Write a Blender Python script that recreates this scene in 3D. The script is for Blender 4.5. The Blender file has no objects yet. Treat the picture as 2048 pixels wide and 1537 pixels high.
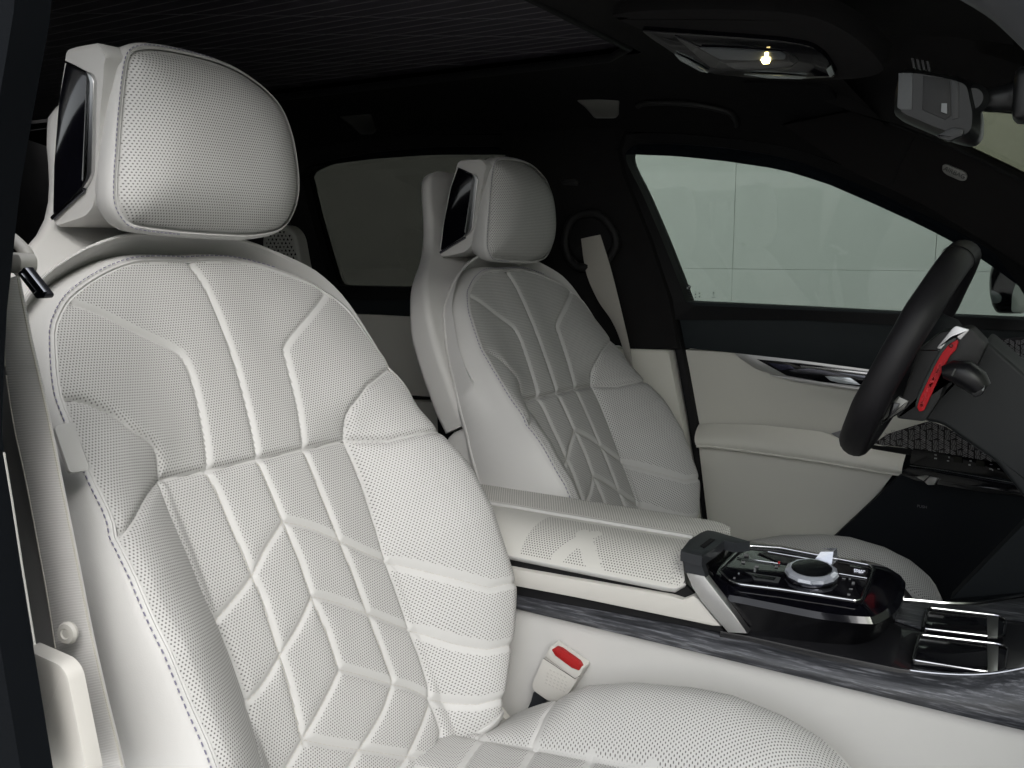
import bpy, bmesh, math, random
import numpy as np
from mathutils import Vector, Matrix
from collections import deque
random.seed(4); RNG = np.random.default_rng(4)
sc = bpy.context.scene
COL = sc.collection

# ------------------------------------------------------------------ camera
FPX = 1800.0; TH = math.radians(59.07); PI_ = math.radians(8.47); CZ = 1.15
_c, _s = math.cos(PI_), math.sin(PI_)
CD = np.array([-math.cos(TH)*_c, math.sin(TH)*_c, -_s])
CR_ = np.array([math.sin(TH), math.cos(TH), 0.0])
CU = np.cross(CR_, CD)
CP = np.array([0.0, 0.0, CZ])
cam = bpy.data.cameras.new('camera'); cam.sensor_width = 36; cam.lens = 36*FPX/2048
cam.clip_start = 0.02; cam.clip_end = 300
camo = bpy.data.objects.new('camera', cam); COL.objects.link(camo)
M = Matrix(((CR_[0], CU[0], -CD[0], 0), (CR_[1], CU[1], -CD[1], 0), (CR_[2], CU[2], -CD[2], CZ), (0, 0, 0, 1)))
camo.matrix_world = M
cam.dof.use_dof = False
sc.camera = camo

# ------------------------------------------------------------------ world, sun, exposure
SUN_EL, SUN_AZ = math.radians(40), math.radians(125)     # azimuth: compass style, light comes from -Y
w = bpy.data.worlds.new('World'); sc.world = w; w.use_nodes = True
nt = w.node_tree; nt.nodes.clear()
sky = nt.nodes.new('ShaderNodeTexSky'); sky.sky_type = 'NISHITA'; sky.sun_disc = False
sky.sun_elevation = SUN_EL; sky.sun_rotation = SUN_AZ; sky.dust_density = 4; sky.air_density = 1.2
hs = nt.nodes.new('ShaderNodeHueSaturation'); hs.inputs['Saturation'].default_value = 0.22
bg = nt.nodes.new('ShaderNodeBackground'); bg.inputs[1].default_value = 0.13
wo = nt.nodes.new('ShaderNodeOutputWorld')
nt.links.new(sky.outputs[0], hs.inputs['Color']); nt.links.new(hs.outputs[0], bg.inputs[0]); nt.links.new(bg.outputs[0], wo.inputs[0])
sl = bpy.data.lights.new('sun', 'SUN'); sl.energy = .9; sl.angle = math.radians(50); sl.color = (1, .98, .955)
so = bpy.data.objects.new('sun', sl); COL.objects.link(so)
sd = Vector((math.sin(SUN_AZ)*math.cos(SUN_EL), math.cos(SUN_AZ)*math.cos(SUN_EL), math.sin(SUN_EL)))
so.rotation_euler = sd.to_track_quat('Z', 'Y').to_euler(); so.location = (0, -6, 6)
sc.view_settings.view_transform = 'Standard'; sc.view_settings.look = 'None'
sc.view_settings.exposure = 1.42; sc.view_settings.gamma = 1
sc.cycles.use_denoising = True
sc.cycles.max_bounces = 10; sc.cycles.diffuse_bounces = 5; sc.cycles.glossy_bounces = 4
sc.cycles.transmission_bounces = 8; sc.cycles.transparent_max_bounces = 12
sc.cycles.sample_clamp_indirect = 6; sc.cycles.caustics_reflective = False; sc.cycles.caustics_refractive = False
sc.cycles.blur_glossy = .5

# ------------------------------------------------------------------ pixel -> place helpers (2048 wide photo pixels)
def ray(x, y): return CD + CR_*(x-1024)/FPX - CU*(y-768.5)/FPX
def onp(x, y, p, n):
    r = ray(x, y); n = np.array(n, float); return CP + r*(np.dot(np.array(p)-CP, n)/np.dot(r, n))
def PY(x, y, v): return onp(x, y, (0, v, 0), (0, 1, 0))
def PX(x, y, v): return onp(x, y, (v, 0, 0), (1, 0, 0))
def PZ(x, y, v): return onp(x, y, (0, 0, v), (0, 0, 1))

# ------------------------------------------------------------------ materials
MATS = {}
def mat(name, col=(.5, .5, .5), rough=.5, metal=0, spec=.5, coat=0, bump=0, bscale=400, var=0, vscale=6, **k):
    if name in MATS: return MATS[name]
    m = bpy.data.materials.new(name); m.use_nodes = True; MATS[name] = m
    nt = m.node_tree; b = nt.nodes['Principled BSDF']
    b.inputs['Base Color'].default_value = (*col, 1); b.inputs['Roughness'].default_value = rough
    b.inputs['Metallic'].default_value = metal; b.inputs['Specular IOR Level'].default_value = spec
    b.inputs['Coat Weight'].default_value = coat; b.inputs['Coat Roughness'].default_value = .03
    tc = nt.nodes.new('ShaderNodeTexCoord')
    if bump:
        n = nt.nodes.new('ShaderNodeTexNoise'); n.inputs['Scale'].default_value = bscale; n.inputs['Detail'].default_value = 3
        nt.links.new(tc.outputs['Object'], n.inputs['Vector'])
        bp = nt.nodes.new('ShaderNodeBump'); bp.inputs['Strength'].default_value = bump; bp.inputs['Distance'].default_value = .001
        nt.links.new(n.outputs['Fac'], bp.inputs['Height']); nt.links.new(bp.outputs[0], b.inputs['Normal'])
    if var:
        n = nt.nodes.new('ShaderNodeTexNoise'); n.inputs['Scale'].default_value = vscale; n.inputs['Detail'].default_value = 4
        nt.links.new(tc.outputs['Object'], n.inputs['Vector'])
        mx = nt.nodes.new('ShaderNodeMix'); mx.data_type = 'RGBA'
        mx.inputs[6].default_value = (*[c*(1-var) for c in col], 1); mx.inputs[7].default_value = (*[min(1, c*(1+var)) for c in col], 1)
        nt.links.new(n.outputs['Fac'], mx.inputs[0]); nt.links.new(mx.outputs[2], b.inputs['Base Color'])
    return m
LC = (.54, .537, .527)
leather = mat('ivory_leather', LC, .5, spec=.35, bump=.12, bscale=900, var=.03)
leather2 = mat('ivory_leather_trim', (.56, .555, .54), .5, spec=.35, bump=.12, bscale=900, var=.03)
vinyl = mat('beige_door_leather', (.74, .73, .665), .55, spec=.3, bump=.12, bscale=800, var=.03)
plasticw = mat('ivory_plastic', (.60, .585, .55), .42, spec=.4, bump=.03)
blk = mat('black_soft_plastic', (.016, .018, .022), .62, spec=.3, bump=.1, bscale=700)
blkleather = mat('black_leather', (.017, .016, .019), .5, spec=.4, bump=.2, bscale=900)
suede = mat('black_suede_headliner', (.017, .0165, .017), .95, spec=.1, bump=.3, bscale=500, var=.15, vscale=30)
door_dark = mat('dark_teal_door_top', (.013, .018, .021), .6, spec=.3, bump=.15, bscale=800)
piano = mat('piano_black', (.003, .003, .005), .09, spec=.5, coat=.35)
chrome = mat('satin_chrome', (.62, .62, .64), .18, metal=1)
brushed = mat('brushed_metal', (.60, .60, .60), .33, metal=1, bump=.05, bscale=60)
darkmetal = mat('dark_chrome', (.16, .16, .19), .22, metal=1)
rubber = mat('black_rubber', (.008, .008, .009), .7, spec=.25)
redm = mat('red_paint', (.50, .005, .012), .45, spec=.3, bump=.1, bscale=300)
redb = mat('red_button_plastic', (.36, .007, .008), .4, var=.15, vscale=40)
carpet = mat('black_carpet', (.006, .006, .007), .98, spec=.05, bump=.6, bscale=300)
paint = mat('body_paint', (.012, .016, .022), .25, spec=.5, coat=.7)
stitchm = mat('violet_grey_thread', (.23, .22, .30), .8)
stitchl = mat('light_thread', (.50, .48, .44), .8)
groove = mat('dark_seam_gap', (.05, .045, .042), .9)
lampglow = bpy.data.materials.new('lit_lamp'); lampglow.use_nodes = True
_b = lampglow.node_tree.nodes['Principled BSDF']; _b.inputs['Emission Color'].default_value = (1, .78, .30, 1); _b.inputs['Emission Strength'].default_value = 6
glowblue = bpy.data.materials.new('lit_icon'); glowblue.use_nodes = True
_b = glowblue.node_tree.nodes['Principled BSDF']; _b.inputs['Emission Color'].default_value = (.75, .78, .9, 1); _b.inputs['Emission Strength'].default_value = .22
_b.inputs['Base Color'].default_value = (.3, .3, .33, 1)

def hex_nodes(nt, vec, s):
    """distance (in spacings) to the nearest point of a hexagonal lattice of spacing s"""
    L = nt.links
    sc_ = nt.nodes.new('ShaderNodeVectorMath'); sc_.operation = 'SCALE'; sc_.inputs['Scale'].default_value = 1/s
    L.new(vec, sc_.inputs[0]); outs = []
    for off in (0.0, 0.5):
        dv = nt.nodes.new('ShaderNodeVectorMath'); dv.operation = 'DIVIDE'; dv.inputs[1].default_value = (1, 1.7320508, 1)
        L.new(sc_.outputs[0], dv.inputs[0])
        ad = nt.nodes.new('ShaderNodeVectorMath'); ad.operation = 'ADD'; ad.inputs[1].default_value = (off, off, 0)
        L.new(dv.outputs[0], ad.inputs[0])
        fr = nt.nodes.new('ShaderNodeVectorMath'); fr.operation = 'FRACTION'; L.new(ad.outputs[0], fr.inputs[0])
        sb = nt.nodes.new('ShaderNodeVectorMath'); sb.operation = 'SUBTRACT'; sb.inputs[1].default_value = (.5, .5, 0)
        L.new(fr.outputs[0], sb.inputs[0])
        ml = nt.nodes.new('ShaderNodeVectorMath'); ml.operation = 'MULTIPLY'; ml.inputs[1].default_value = (1, 1.7320508, 0)
        L.new(sb.outputs[0], ml.inputs[0])
        ln = nt.nodes.new('ShaderNodeVectorMath'); ln.operation = 'LENGTH'; L.new(ml.outputs[0], ln.inputs[0])
        outs.append(ln.outputs['Value'])
    mn = nt.nodes.new('ShaderNodeMath'); mn.operation = 'MINIMUM'; L.new(outs[0], mn.inputs[0]); L.new(outs[1], mn.inputs[1])
    return mn.outputs[0]

def perf_leather(name, col, s=.0033, r=.225, dark=.11, rot=0.0):
    m = bpy.data.materials.new(name); m.use_nodes = True; nt = m.node_tree; L = nt.links
    b = nt.nodes['Principled BSDF']; b.inputs['Roughness'].default_value = .5; b.inputs['Specular IOR Level'].default_value = .35
    uv = nt.nodes.new('ShaderNodeUVMap'); uv.uv_map = 'UVMap'
    mp = nt.nodes.new('ShaderNodeMapping'); mp.inputs['Rotation'].default_value = (0, 0, rot); L.new(uv.outputs[0], mp.inputs[0])
    d = hex_nodes(nt, mp.outputs[0], s)
    at = nt.nodes.new('ShaderNodeAttribute'); at.attribute_name = 'perf'
    gt = nt.nodes.new('ShaderNodeMapRange'); gt.inputs['From Min'].default_value = -.0004; gt.inputs['From Max'].default_value = .0011; L.new(at.outputs['Fac'], gt.inputs['Value'])
    rr = nt.nodes.new('ShaderNodeMath'); rr.operation = 'MULTIPLY'; rr.inputs[1].default_value = r+.06; L.new(gt.outputs[0], rr.inputs[0])
    df = nt.nodes.new('ShaderNodeMath'); df.operation = 'SUBTRACT'; L.new(rr.outputs[0], df.inputs[0]); L.new(d, df.inputs[1])
    mu = nt.nodes.new('ShaderNodeMapRange'); mu.inputs['From Min'].default_value = 0; mu.inputs['From Max'].default_value = .12; L.new(df.outputs[0], mu.inputs['Value'])
    mx = nt.nodes.new('ShaderNodeMix'); mx.data_type = 'RGBA'; mx.inputs[6].default_value = (*col, 1); mx.inputs[7].default_value = (dark, dark*.98, dark*.95, 1)
    L.new(mu.outputs[0], mx.inputs[0]); L.new(mx.outputs[2], b.inputs['Base Color'])
    tc = nt.nodes.new('ShaderNodeTexCoord'); nz = nt.nodes.new('ShaderNodeTexNoise'); nz.inputs['Scale'].default_value = 900; L.new(tc.outputs['Object'], nz.inputs['Vector'])
    bp = nt.nodes.new('ShaderNodeBump'); bp.inputs['Strength'].default_value = .1; bp.inputs['Distance'].default_value = .001
    nb_ = nt.nodes.new('ShaderNodeTexNoise'); nb_.inputs['Scale'].default_value = 16; nb_.inputs['Detail'].default_value = 2.5; L.new(tc.outputs['Object'], nb_.inputs['Vector'])
    b2 = nt.nodes.new('ShaderNodeBump'); b2.inputs['Strength'].default_value = .5; b2.inputs['Distance'].default_value = .004; L.new(nb_.outputs['Fac'], b2.inputs['Height']); L.new(b2.outputs[0], bp.inputs['Normal'])
    L.new(nz.outputs['Fac'], bp.inputs['Height']); L.new(bp.outputs[0], b.inputs['Normal'])
    return m
perfm = perf_leather('perforated_ivory_leather', LC)
perfa = perf_leather('perforated_armrest_leather', (.60, .592, .56), s=.0038, r=.235)

def tint_glass(name, tint, gloss=.06):
    m = bpy.data.materials.new(name); m.use_nodes = True; nt = m.node_tree; nt.nodes.clear()
    o = nt.nodes.new('ShaderNodeOutputMaterial'); t = nt.nodes.new('ShaderNodeBsdfTransparent'); t.inputs[0].default_value = (*tint, 1)
    g = nt.nodes.new('ShaderNodeBsdfGlossy'); g.inputs['Roughness'].default_value = .02
    mx = nt.nodes.new('ShaderNodeMixShader'); f = nt.nodes.new('ShaderNodeFresnel'); f.inputs[0].default_value = 1.35
    nt.links.new(f.outputs[0], mx.inputs[0]); nt.links.new(t.outputs[0], mx.inputs[1]); nt.links.new(g.outputs[0], mx.inputs[2]); nt.links.new(mx.outputs[0], o.inputs[0])
    return m
glass_front = tint_glass('side_window_glass', (.56, .60, .575))
glass_rear = tint_glass('privacy_glass', (.16, .16, .15))
glass_wind = tint_glass('windshield_glass', (.70, .74, .68))

def wood_mat():
    m = bpy.data.materials.new('grey_open_pore_wood'); m.use_nodes = True; nt = m.node_tree; b = nt.nodes['Principled BSDF']
    tc = nt.nodes.new('ShaderNodeTexCoord'); mp = nt.nodes.new('ShaderNodeMapping'); mp.inputs['Scale'].default_value = (7, 90, 90)
    mp.inputs['Rotation'].default_value = (0, .03, .02)
    n = nt.nodes.new('ShaderNodeTexNoise'); n.inputs['Scale'].default_value = 3.2; n.inputs['Detail'].default_value = 8; n.inputs['Roughness'].default_value = .65
    cr = nt.nodes.new('ShaderNodeValToRGB'); cr.color_ramp.elements[0].position = .32; cr.color_ramp.elements[0].color = (.014, .015, .018, 1)
    cr.color_ramp.elements[1].position = .72; cr.color_ramp.elements[1].color = (.23, .235, .26, 1)
    e = cr.color_ramp.elements.new(.52); e.color = (.045, .047, .054, 1)
    nt.links.new(tc.outputs['Object'], mp.inputs[0]); nt.links.new(mp.outputs[0], n.inputs['Vector']); nt.links.new(n.outputs['Fac'], cr.inputs[0]); nt.links.new(cr.outputs[0], b.inputs['Base Color'])
    b.inputs['Roughness'].default_value = .28; b.inputs['Coat Weight'].default_value = .35; b.inputs['Coat Roughness'].default_value = .15
    bp = nt.nodes.new('ShaderNodeBump'); bp.inputs['Strength'].default_value = .25; bp.inputs['Distance'].default_value = .001
    nt.links.new(n.outputs['Fac'], bp.inputs['Height']); nt.links.new(bp.outputs[0], b.inputs['Normal'])
    return m
wood = wood_mat()

def web_mat(name, col):
    m = bpy.data.materials.new(name); m.use_nodes = True; nt = m.node_tree; b = nt.nodes['Principled BSDF']
    uv = nt.nodes.new('ShaderNodeTexCoord'); wv = nt.nodes.new('ShaderNodeTexWave'); wv.inputs['Scale'].default_value = 260; wv.inputs['Distortion'].default_value = .6
    wv.bands_direction = 'Z'; nt.links.new(uv.outputs['Object'], wv.inputs['Vector'])
    mx = nt.nodes.new('ShaderNodeMix'); mx.data_type = 'RGBA'; mx.inputs[6].default_value = (*[c*.8 for c in col], 1); mx.inputs[7].default_value = (*col, 1)
    nt.links.new(wv.outputs['Fac'], mx.inputs[0]); nt.links.new(mx.outputs[2], b.inputs['Base Color'])
    b.inputs['Roughness'].default_value = .75; b.inputs['Sheen Weight'].default_value = .2
    bp = nt.nodes.new('ShaderNodeBump'); bp.inputs['Strength'].default_value = .4; bp.inputs['Distance'].default_value = .0006
    nt.links.new(wv.outputs['Fac'], bp.inputs['Height']); nt.links.new(bp.outputs[0], b.inputs['Normal'])
    return m
webbing = web_mat('belt_webbing', (.62, .61, .60))
webbing2 = web_mat('far_belt_webbing', (.60, .58, .52))

# ------------------------------------------------------------------ object helpers
def thing(name, label, cat, loc=(0, 0, 0), group=None):
    o = bpy.data.objects.new(name, None); COL.objects.link(o); o.location = loc; o.empty_display_size = .05
    o['label'] = label; o['category'] = cat
    if group: o['group'] = group
    return o
def world_loc(o):
    v = Vector((0, 0, 0))
    while o is not None: v += o.location; o = o.parent
    return v
def link(name, me, m, parent=None, label=None):
    o = bpy.data.objects.new(name, me); COL.objects.link(o)
    if m is not None and not me.materials: me.materials.append(m)
    if parent is not None: o.parent = parent
    if label: o['label'] = label
    return o
def shift(me, parent):
    if parent is not None:
        v = world_loc(parent); me.transform(Matrix.Translation(-v))
def smooth(me, ang=40):
    me.polygons.foreach_set('use_smooth', [True]*len(me.polygons))
    try: me.set_sharp_from_angle(angle=math.radians(ang))
    except Exception: pass
def mk(name, verts, faces, m, parent=None, label=None, ang=40, sm=True):
    me = bpy.data.meshes.new(name); me.from_pydata([tuple(map(float, v)) for v in verts], [], [tuple(f) for f in faces]); me.validate(); me.update()
    if sm: smooth(me, ang)
    shift(me, parent); return link(name, me, m, parent, label)
def bmk(name, bm, m, parent=None, label=None, ang=40):
    bmesh.ops.recalc_face_normals(bm, faces=bm.faces)
    me = bpy.data.meshes.new(name); bm.to_mesh(me); bm.free(); smooth(me, ang); shift(me, parent)
    return link(name, me, m, parent, label)
def spline(pts, n=8, closed=False):
    P = [np.array(p, float) for p in pts]; N = len(P); out = []
    rng = range(N if closed else N-1)
    for i in rng:
        p1, p2 = P[i], P[(i+1) % N]
        p0 = P[(i-1) % N] if (closed or i > 0) else 2*p1-p2
        p3 = P[(i+2) % N] if (closed or i+2 < N) else 2*p2-p1
        for k in range(n):
            t = k/n
            out.append(.5*((2*p1)+(-p0+p2)*t+(2*p0-5*p1+4*p2-p3)*t*t+(-p0+3*p1-3*p2+p3)*t**3))
    if not closed: out.append(P[-1])
    return out
def roundc(pts, r, n=4):
    """round the corners of a closed polygon"""
    P = [np.array(p, float) for p in pts]; N = len(P); out = []
    for i in range(N):
        a, b, c = P[i-1], P[i], P[(i+1) % N]; la, lc = np.linalg.norm(a-b), np.linalg.norm(c-b)
        q = min(r, la*.45, lc*.45); s, e = b+(a-b)/la*q, b+(c-b)/lc*q
        for k in range(n+1):
            t = k/n; out.append((1-t)**2*s+2*t*(1-t)*b+t*t*e)
    return out
def resample(pts, n, closed=True):
    P = np.array(pts, float)
    if closed: P = np.vstack([P, P[:1]])
    d = np.r_[0, np.cumsum(np.linalg.norm(np.diff(P, axis=0), axis=1))]
    t = np.linspace(0, d[-1], n+1 if closed else n)
    R = np.stack([np.interp(t, d, P[:, k]) for k in range(P.shape[1])], 1)
    return R[:-1] if closed else R
def loft(loops, closed=True, cap0=False, cap1=False):
    n = len(loops[0]); V = [v for l in loops for v in l]; Fc = []
    for i in range(len(loops)-1):
        for j in range(n if closed else n-1):
            k = (j+1) % n; Fc.append((i*n+j, i*n+k, (i+1)*n+k, (i+1)*n+j))
    if cap0: Fc.append(tuple(range(n)))
    if cap1: Fc.append(tuple(reversed(range((len(loops)-1)*n, len(loops)*n))))
    return V, Fc
def slab(name, pts, m, parent=None, th=.01, bev=.002, nrm=None, label=None, seg=2, ang=40):
    """closed 3D planar outline = front face; thickness goes away from the camera side"""
    P = [Vector(p) for p in pts]; n = Vector((0, 0, 0)); c = sum(P, Vector())/len(P)
    for i in range(len(P)): n += (P[i]-c).cross(P[(i+1) % len(P)]-c)
    n.normalize()
    if nrm is None:
        if n.dot(Vector(CP)-c) < 0: n = -n
    else:
        n = n if n.dot(Vector(nrm)) > 0 else -n
    bm = bmesh.new(); vs = [bm.verts.new(p) for p in P]; f = bm.faces.new(vs)
    r = bmesh.ops.extrude_face_region(bm, geom=[f]); nv = [g for g in r['geom'] if isinstance(g, bmesh.types.BMVert)]
    bmesh.ops.translate(bm, verts=nv, vec=-n*th)
    if bev:
        front = set(vs); ed = [e for e in bm.edges if e.verts[0] in front and e.verts[1] in front]
        bmesh.ops.bevel(bm, geom=ed, offset=bev, segments=seg, affect='EDGES', profile=.6)
    return bmk(name, bm, m, parent, label, ang)
def box(name, c, size, m, parent=None, bev=.004, rot=None, label=None, seg=3):
    bm = bmesh.new(); bmesh.ops.create_cube(bm, size=1); bmesh.ops.scale(bm, vec=size, verts=bm.verts)
    if bev: bmesh.ops.bevel(bm, geom=bm.edges[:], offset=bev, segments=seg, affect='EDGES', profile=.6)
    if rot is not None: bmesh.ops.rotate(bm, cent=(0, 0, 0), matrix=rot, verts=bm.verts)
    bmesh.ops.translate(bm, vec=tuple(map(float, c)), verts=bm.verts)
    return bmk(name, bm, m, parent, label)
def tube_geo(pts, r, n=8, closed=False, flat=1.0, up=(0, 0, 1)):
    P = [np.array(p, float) for p in pts]; N = len(P); V = []; Fc = []; u0 = np.array(up, float)
    rr = r if hasattr(r, '__len__') else [r]*N
    for i in range(N):
        a = P[i-1] if (closed or i > 0) else P[i]; b = P[(i+1) % N] if (closed or i < N-1) else P[i]
        t = b-a; t /= np.linalg.norm(t)+1e-12; s = np.cross(t, u0); s /= np.linalg.norm(s)+1e-12; q = np.cross(s, t)
        for k in range(n):
            an = 2*math.pi*k/n; V.append(P[i]+s*math.cos(an)*rr[i]+q*math.sin(an)*rr[i]*flat)
    for i in range(N if closed else N-1):
        j = (i+1) % N
        for k in range(n):
            l = (k+1) % n; Fc.append((i*n+k, i*n+l, j*n+l, j*n+k))
    if not closed: Fc.append(tuple(range(n))); Fc.append(tuple((N-1)*n+k for k in range(n)))
    return V, Fc
def tube(name, pts, r, m, parent=None, n=8, closed=False, flat=1.0, up=(0, 0, 1), label=None):
    V, Fc = tube_geo(pts, r, n, closed, flat, up); return mk(name, V, Fc, m, parent, label, ang=50)
def join_geo(parts):
    V = []; Fc = []
    for v, f in parts:
        o = len(V); V += list(v); Fc += [tuple(i+o for i in q) for q in f]
    return V, Fc
def boxgeo(c, ax, ay, az):
    """box around c with half-axes ax, ay, az"""
    c, ax, ay, az = [np.array(q, float) for q in (c, ax, ay, az)]
    V = [c+i*ax+j*ay+k*az for k in (-1, 1) for j in (-1, 1) for i in (-1, 1)]
    return V, [(0, 2, 3, 1), (4, 5, 7, 6), (0, 1, 5, 4), (2, 6, 7, 3), (0, 4, 6, 2), (1, 3, 7, 5)]
def text(name, s, loc, size, m, right, up, parent=None, ext=.0004, label=None):
    cu = bpy.data.curves.new(name, 'FONT'); cu.body = s; cu.size = size; cu.extrude = ext; cu.align_x = 'CENTER'; cu.align_y = 'CENTER'
    t = bpy.data.objects.new(name+'_tmp', cu); COL.objects.link(t)
    me = bpy.data.meshes.new_from_object(t.evaluated_get(bpy.context.evaluated_depsgraph_get())); bpy.data.objects.remove(t); me.name = name
    r = Vector(right).normalized(); u = Vector(up); u = (u-r*u.dot(r)).normalized(); n = r.cross(u)
    me.transform(Matrix(((r[0], u[0], n[0], loc[0]), (r[1], u[1], n[1], loc[1]), (r[2], u[2], n[2], loc[2]), (0, 0, 0, 1))))
    shift(me, parent); return link(name, me, m, parent, label)

# ---- 2D curve distance tools (vectorised)
def dist_poly(U, V, pl, signed=False):
    """distance of points to polyline; signed: + on the left of its direction"""
    best = np.full(U.shape, 1e9); sg = np.ones(U.shape)
    for (x0, y0), (x1, y1) in zip(pl[:-1], pl[1:]):
        dx, dy = x1-x0, y1-y0; L2 = dx*dx+dy*dy+1e-15
        t = np.clip(((U-x0)*dx+(V-y0)*dy)/L2, 0, 1); d = np.hypot(U-x0-t*dx, V-y0-t*dy)
        s = np.sign(dx*(V-y0)-dy*(U-x0)); mm = d < best
        best = np.where(mm, d, best); sg = np.where(mm, s, sg)
    return best*sg if signed else best
def inside(U, V, poly):
    r = np.zeros(U.shape, bool); n = len(poly)
    for i in range(n):
        x0, y0 = poly[i]; x1, y1 = poly[(i+1) % n]
        c = ((y0 > V) != (y1 > V)) & (U < (x1-x0)*(V-y0)/(y1-y0+1e-15)+x0); r ^= c
    return r
def nearest_on(pt, pl):
    best = None
    for (x0, y0), (x1, y1) in zip(pl[:-1], pl[1:]):
        dx, dy = x1-x0, y1-y0; t = max(0, min(1, ((pt[0]-x0)*dx+(pt[1]-y0)*dy)/(dx*dx+dy*dy+1e-15)))
        q = (x0+t*dx, y0+t*dy); d = (q[0]-pt[0])**2+(q[1]-pt[1])**2
        if best is None or d < best[0]: best = (d, q)
    return best[1]

class Pad:
    """an upholstered surface: height field over the frame (O; eu, ev, n), split into leather panels along its seams"""
    def __init__(s, O, eu, ev, n, base):
        s.O, s.eu, s.ev, s.n = [np.array(q, float) for q in (O, eu, ev, n)]; s.base = base; s.seams = []
    def uv(s, x, y, dO=(0, 0, 0)):
        h = 0.0
        for _ in range(14):
            p = onp(x, y, s.O+np.array(dO)+s.n*h, s.n)-s.O-np.array(dO); u, v = p@s.eu, p@s.ev
            h = .5*h+.5*float(s.base(np.array([u]), np.array([v]))[0])
        return (u, v)
    def seam(s, pts, panel=True, bl=.0035, br=.0035, amp=None, sm=True, px=True, stitch=None):
        """bl/br: unperforated band on the left/right of the seam's direction"""
        q = [s.uv(*p) for p in pts] if px else [tuple(p) for p in pts]
        if sm and len(q) > 2: q = [tuple(a) for a in spline(q, 5)]
        s.seams.append(dict(pl=q, panel=panel, bl=bl, br=br, stitch=stitch)); return q
    def height(s, U, V, quilt=True):
        h = s.base(U, V)
        if quilt and s.seams:
            d = np.full(U.shape, 1e9)
            dd_ = d.copy()
            for q in s.seams:
                e = dist_poly(U, V, q['pl']); d = np.minimum(d, e)
                if q['bl'] <= .002: dd_ = np.minimum(dd_, e)
            h = h+s.A*(1-np.exp(-d/s.W))-s.A-.0010*np.exp(-(d/.0028)**2)-.0034*np.exp(-(dd_/.0042)**1.4)*(np.clip(dist_poly(U, V, list(s.outline)+[s.outline[0]])/.02, 0, 1) if s.outline else 1)
        return h
    def PS(s, uv, off=0.0):
        uv = np.array(uv, float); H = s.height(uv[:, 0], uv[:, 1])+off
        return s.O+uv[:, :1]*s.eu+uv[:, 1:]*s.ev+H[:, None]*s.n
    def P(s, u, v, off=0.0):
        U = np.array([u], float); V = np.array([v], float)
        return s.O+s.eu*u+s.ev*v+s.n*(float(s.height(U, V)[0])+off)
    def build(s, outline, step, parent, m, name='leather_panel', A=.007, W=.009, edge_band=.0015, perf=True, lateral=None):
        s.A, s.W = A, W; s.outline = outline
        ol = [tuple(p) for p in outline]; olc = ol+[ol[0]]
        a = np.array(ol); u0, v0 = a.min(0)-step; u1, v1 = a.max(0)+step
        nu = int((u1-u0)/step)+2; nv = int((v1-v0)/step)+2
        gu = u0+np.arange(nu)*step; gv = v0+np.arange(nv)*step; U, V = np.meshgrid(gu, gv, indexing='ij')
        ins = inside(U, V, ol); dO = dist_poly(U, V, olc); ok = ins & (dO > .35*step)
        cell = ok[:-1, :-1] & ok[1:, :-1] & ok[:-1, 1:] & ok[1:, 1:]
        used = np.zeros_like(ok)
        for di in (0, 1):
            for dj in (0, 1): used[di:nu-1+di, dj:nv-1+dj] |= cell
        full = np.zeros_like(ok); full[1:-1, 1:-1] = cell[:-1, :-1] & cell[1:, :-1] & cell[:-1, 1:] & cell[1:, 1:]
        for i, j in np.argwhere(used & ~full):
            q = nearest_on((U[i, j], V[i, j]), olc); U[i, j], V[i, j] = q
        H = s.height(U, V)
        pm = dO*1.0-edge_band if perf else np.full(U.shape, -1.0)
        if perf:
            for q in s.seams:
                d = dist_poly(U, V, q['pl'], True); pm = np.minimum(pm, np.where(d > 0, d-q['bl'], -d-q['br']))
            if s.noperf is not None: pm = np.where(s.noperf(U, V), -1, pm)
        # surface-length coordinates for the perforation so that holes stay round on steep flanks
        def arc(A_, ax):
            Hs = np.where(ins, H, 0); dA = np.diff(A_, axis=ax); dH = np.diff(Hs, axis=ax); Lc = np.hypot(dA, np.clip(dH, -4*step, 4*step))
            Lc = np.concatenate([np.zeros_like(np.take(Lc, [0], axis=ax)), np.cumsum(Lc, axis=ax)], axis=ax)
            mid_ = Lc.shape[ax]//2; return Lc-np.take(Lc, [mid_], axis=ax)
        AU, AV = (arc(U, 0), arc(V, 1)) if s.arc else (U, V)
        PW = s.O+U[..., None]*s.eu+V[..., None]*s.ev+H[..., None]*s.n
        # panels by flood fill
        cu = (gu[:-1]+gu[1:])/2; cv = (gv[:-1]+gv[1:])/2; CU_, CV_ = np.meshgrid(cu, cv, indexing='ij')
        bar = np.zeros(cell.shape, bool)
        for q in s.seams:
            if q['panel']: bar |= dist_poly(CU_, CV_, q['pl']) < .8*step
        lab = np.full(cell.shape, -1, int); k = 0; sizes = []
        free = cell & ~bar
        for i, j in np.argwhere(free):
            if lab[i, j] >= 0: continue
            dq = deque([(i, j)]); lab[i, j] = k; n_ = 0
            while dq:
                x, y = dq.popleft(); n_ += 1
                for xx, yy in ((x+1, y), (x-1, y), (x, y+1), (x, y-1)):
                    if 0 <= xx < cell.shape[0] and 0 <= yy < cell.shape[1] and free[xx, yy] and lab[xx, yy] < 0:
                        lab[xx, yy] = k; dq.append((xx, yy))
            sizes.append(n_); k += 1
        small = [i for i, z in enumerate(sizes) if z < 60]
        for i in small: lab[lab == i] = -1
        for _ in range(400):
            un = cell & (lab < 0)
            if not un.any(): break
            new = lab.copy()
            for ax, sh in ((0, 1), (0, -1), (1, 1), (1, -1)):
                r = np.roll(lab, sh, ax); new = np.where(un & (new < 0) & (r >= 0), r, new)
            lab = new
        objs = []
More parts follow.
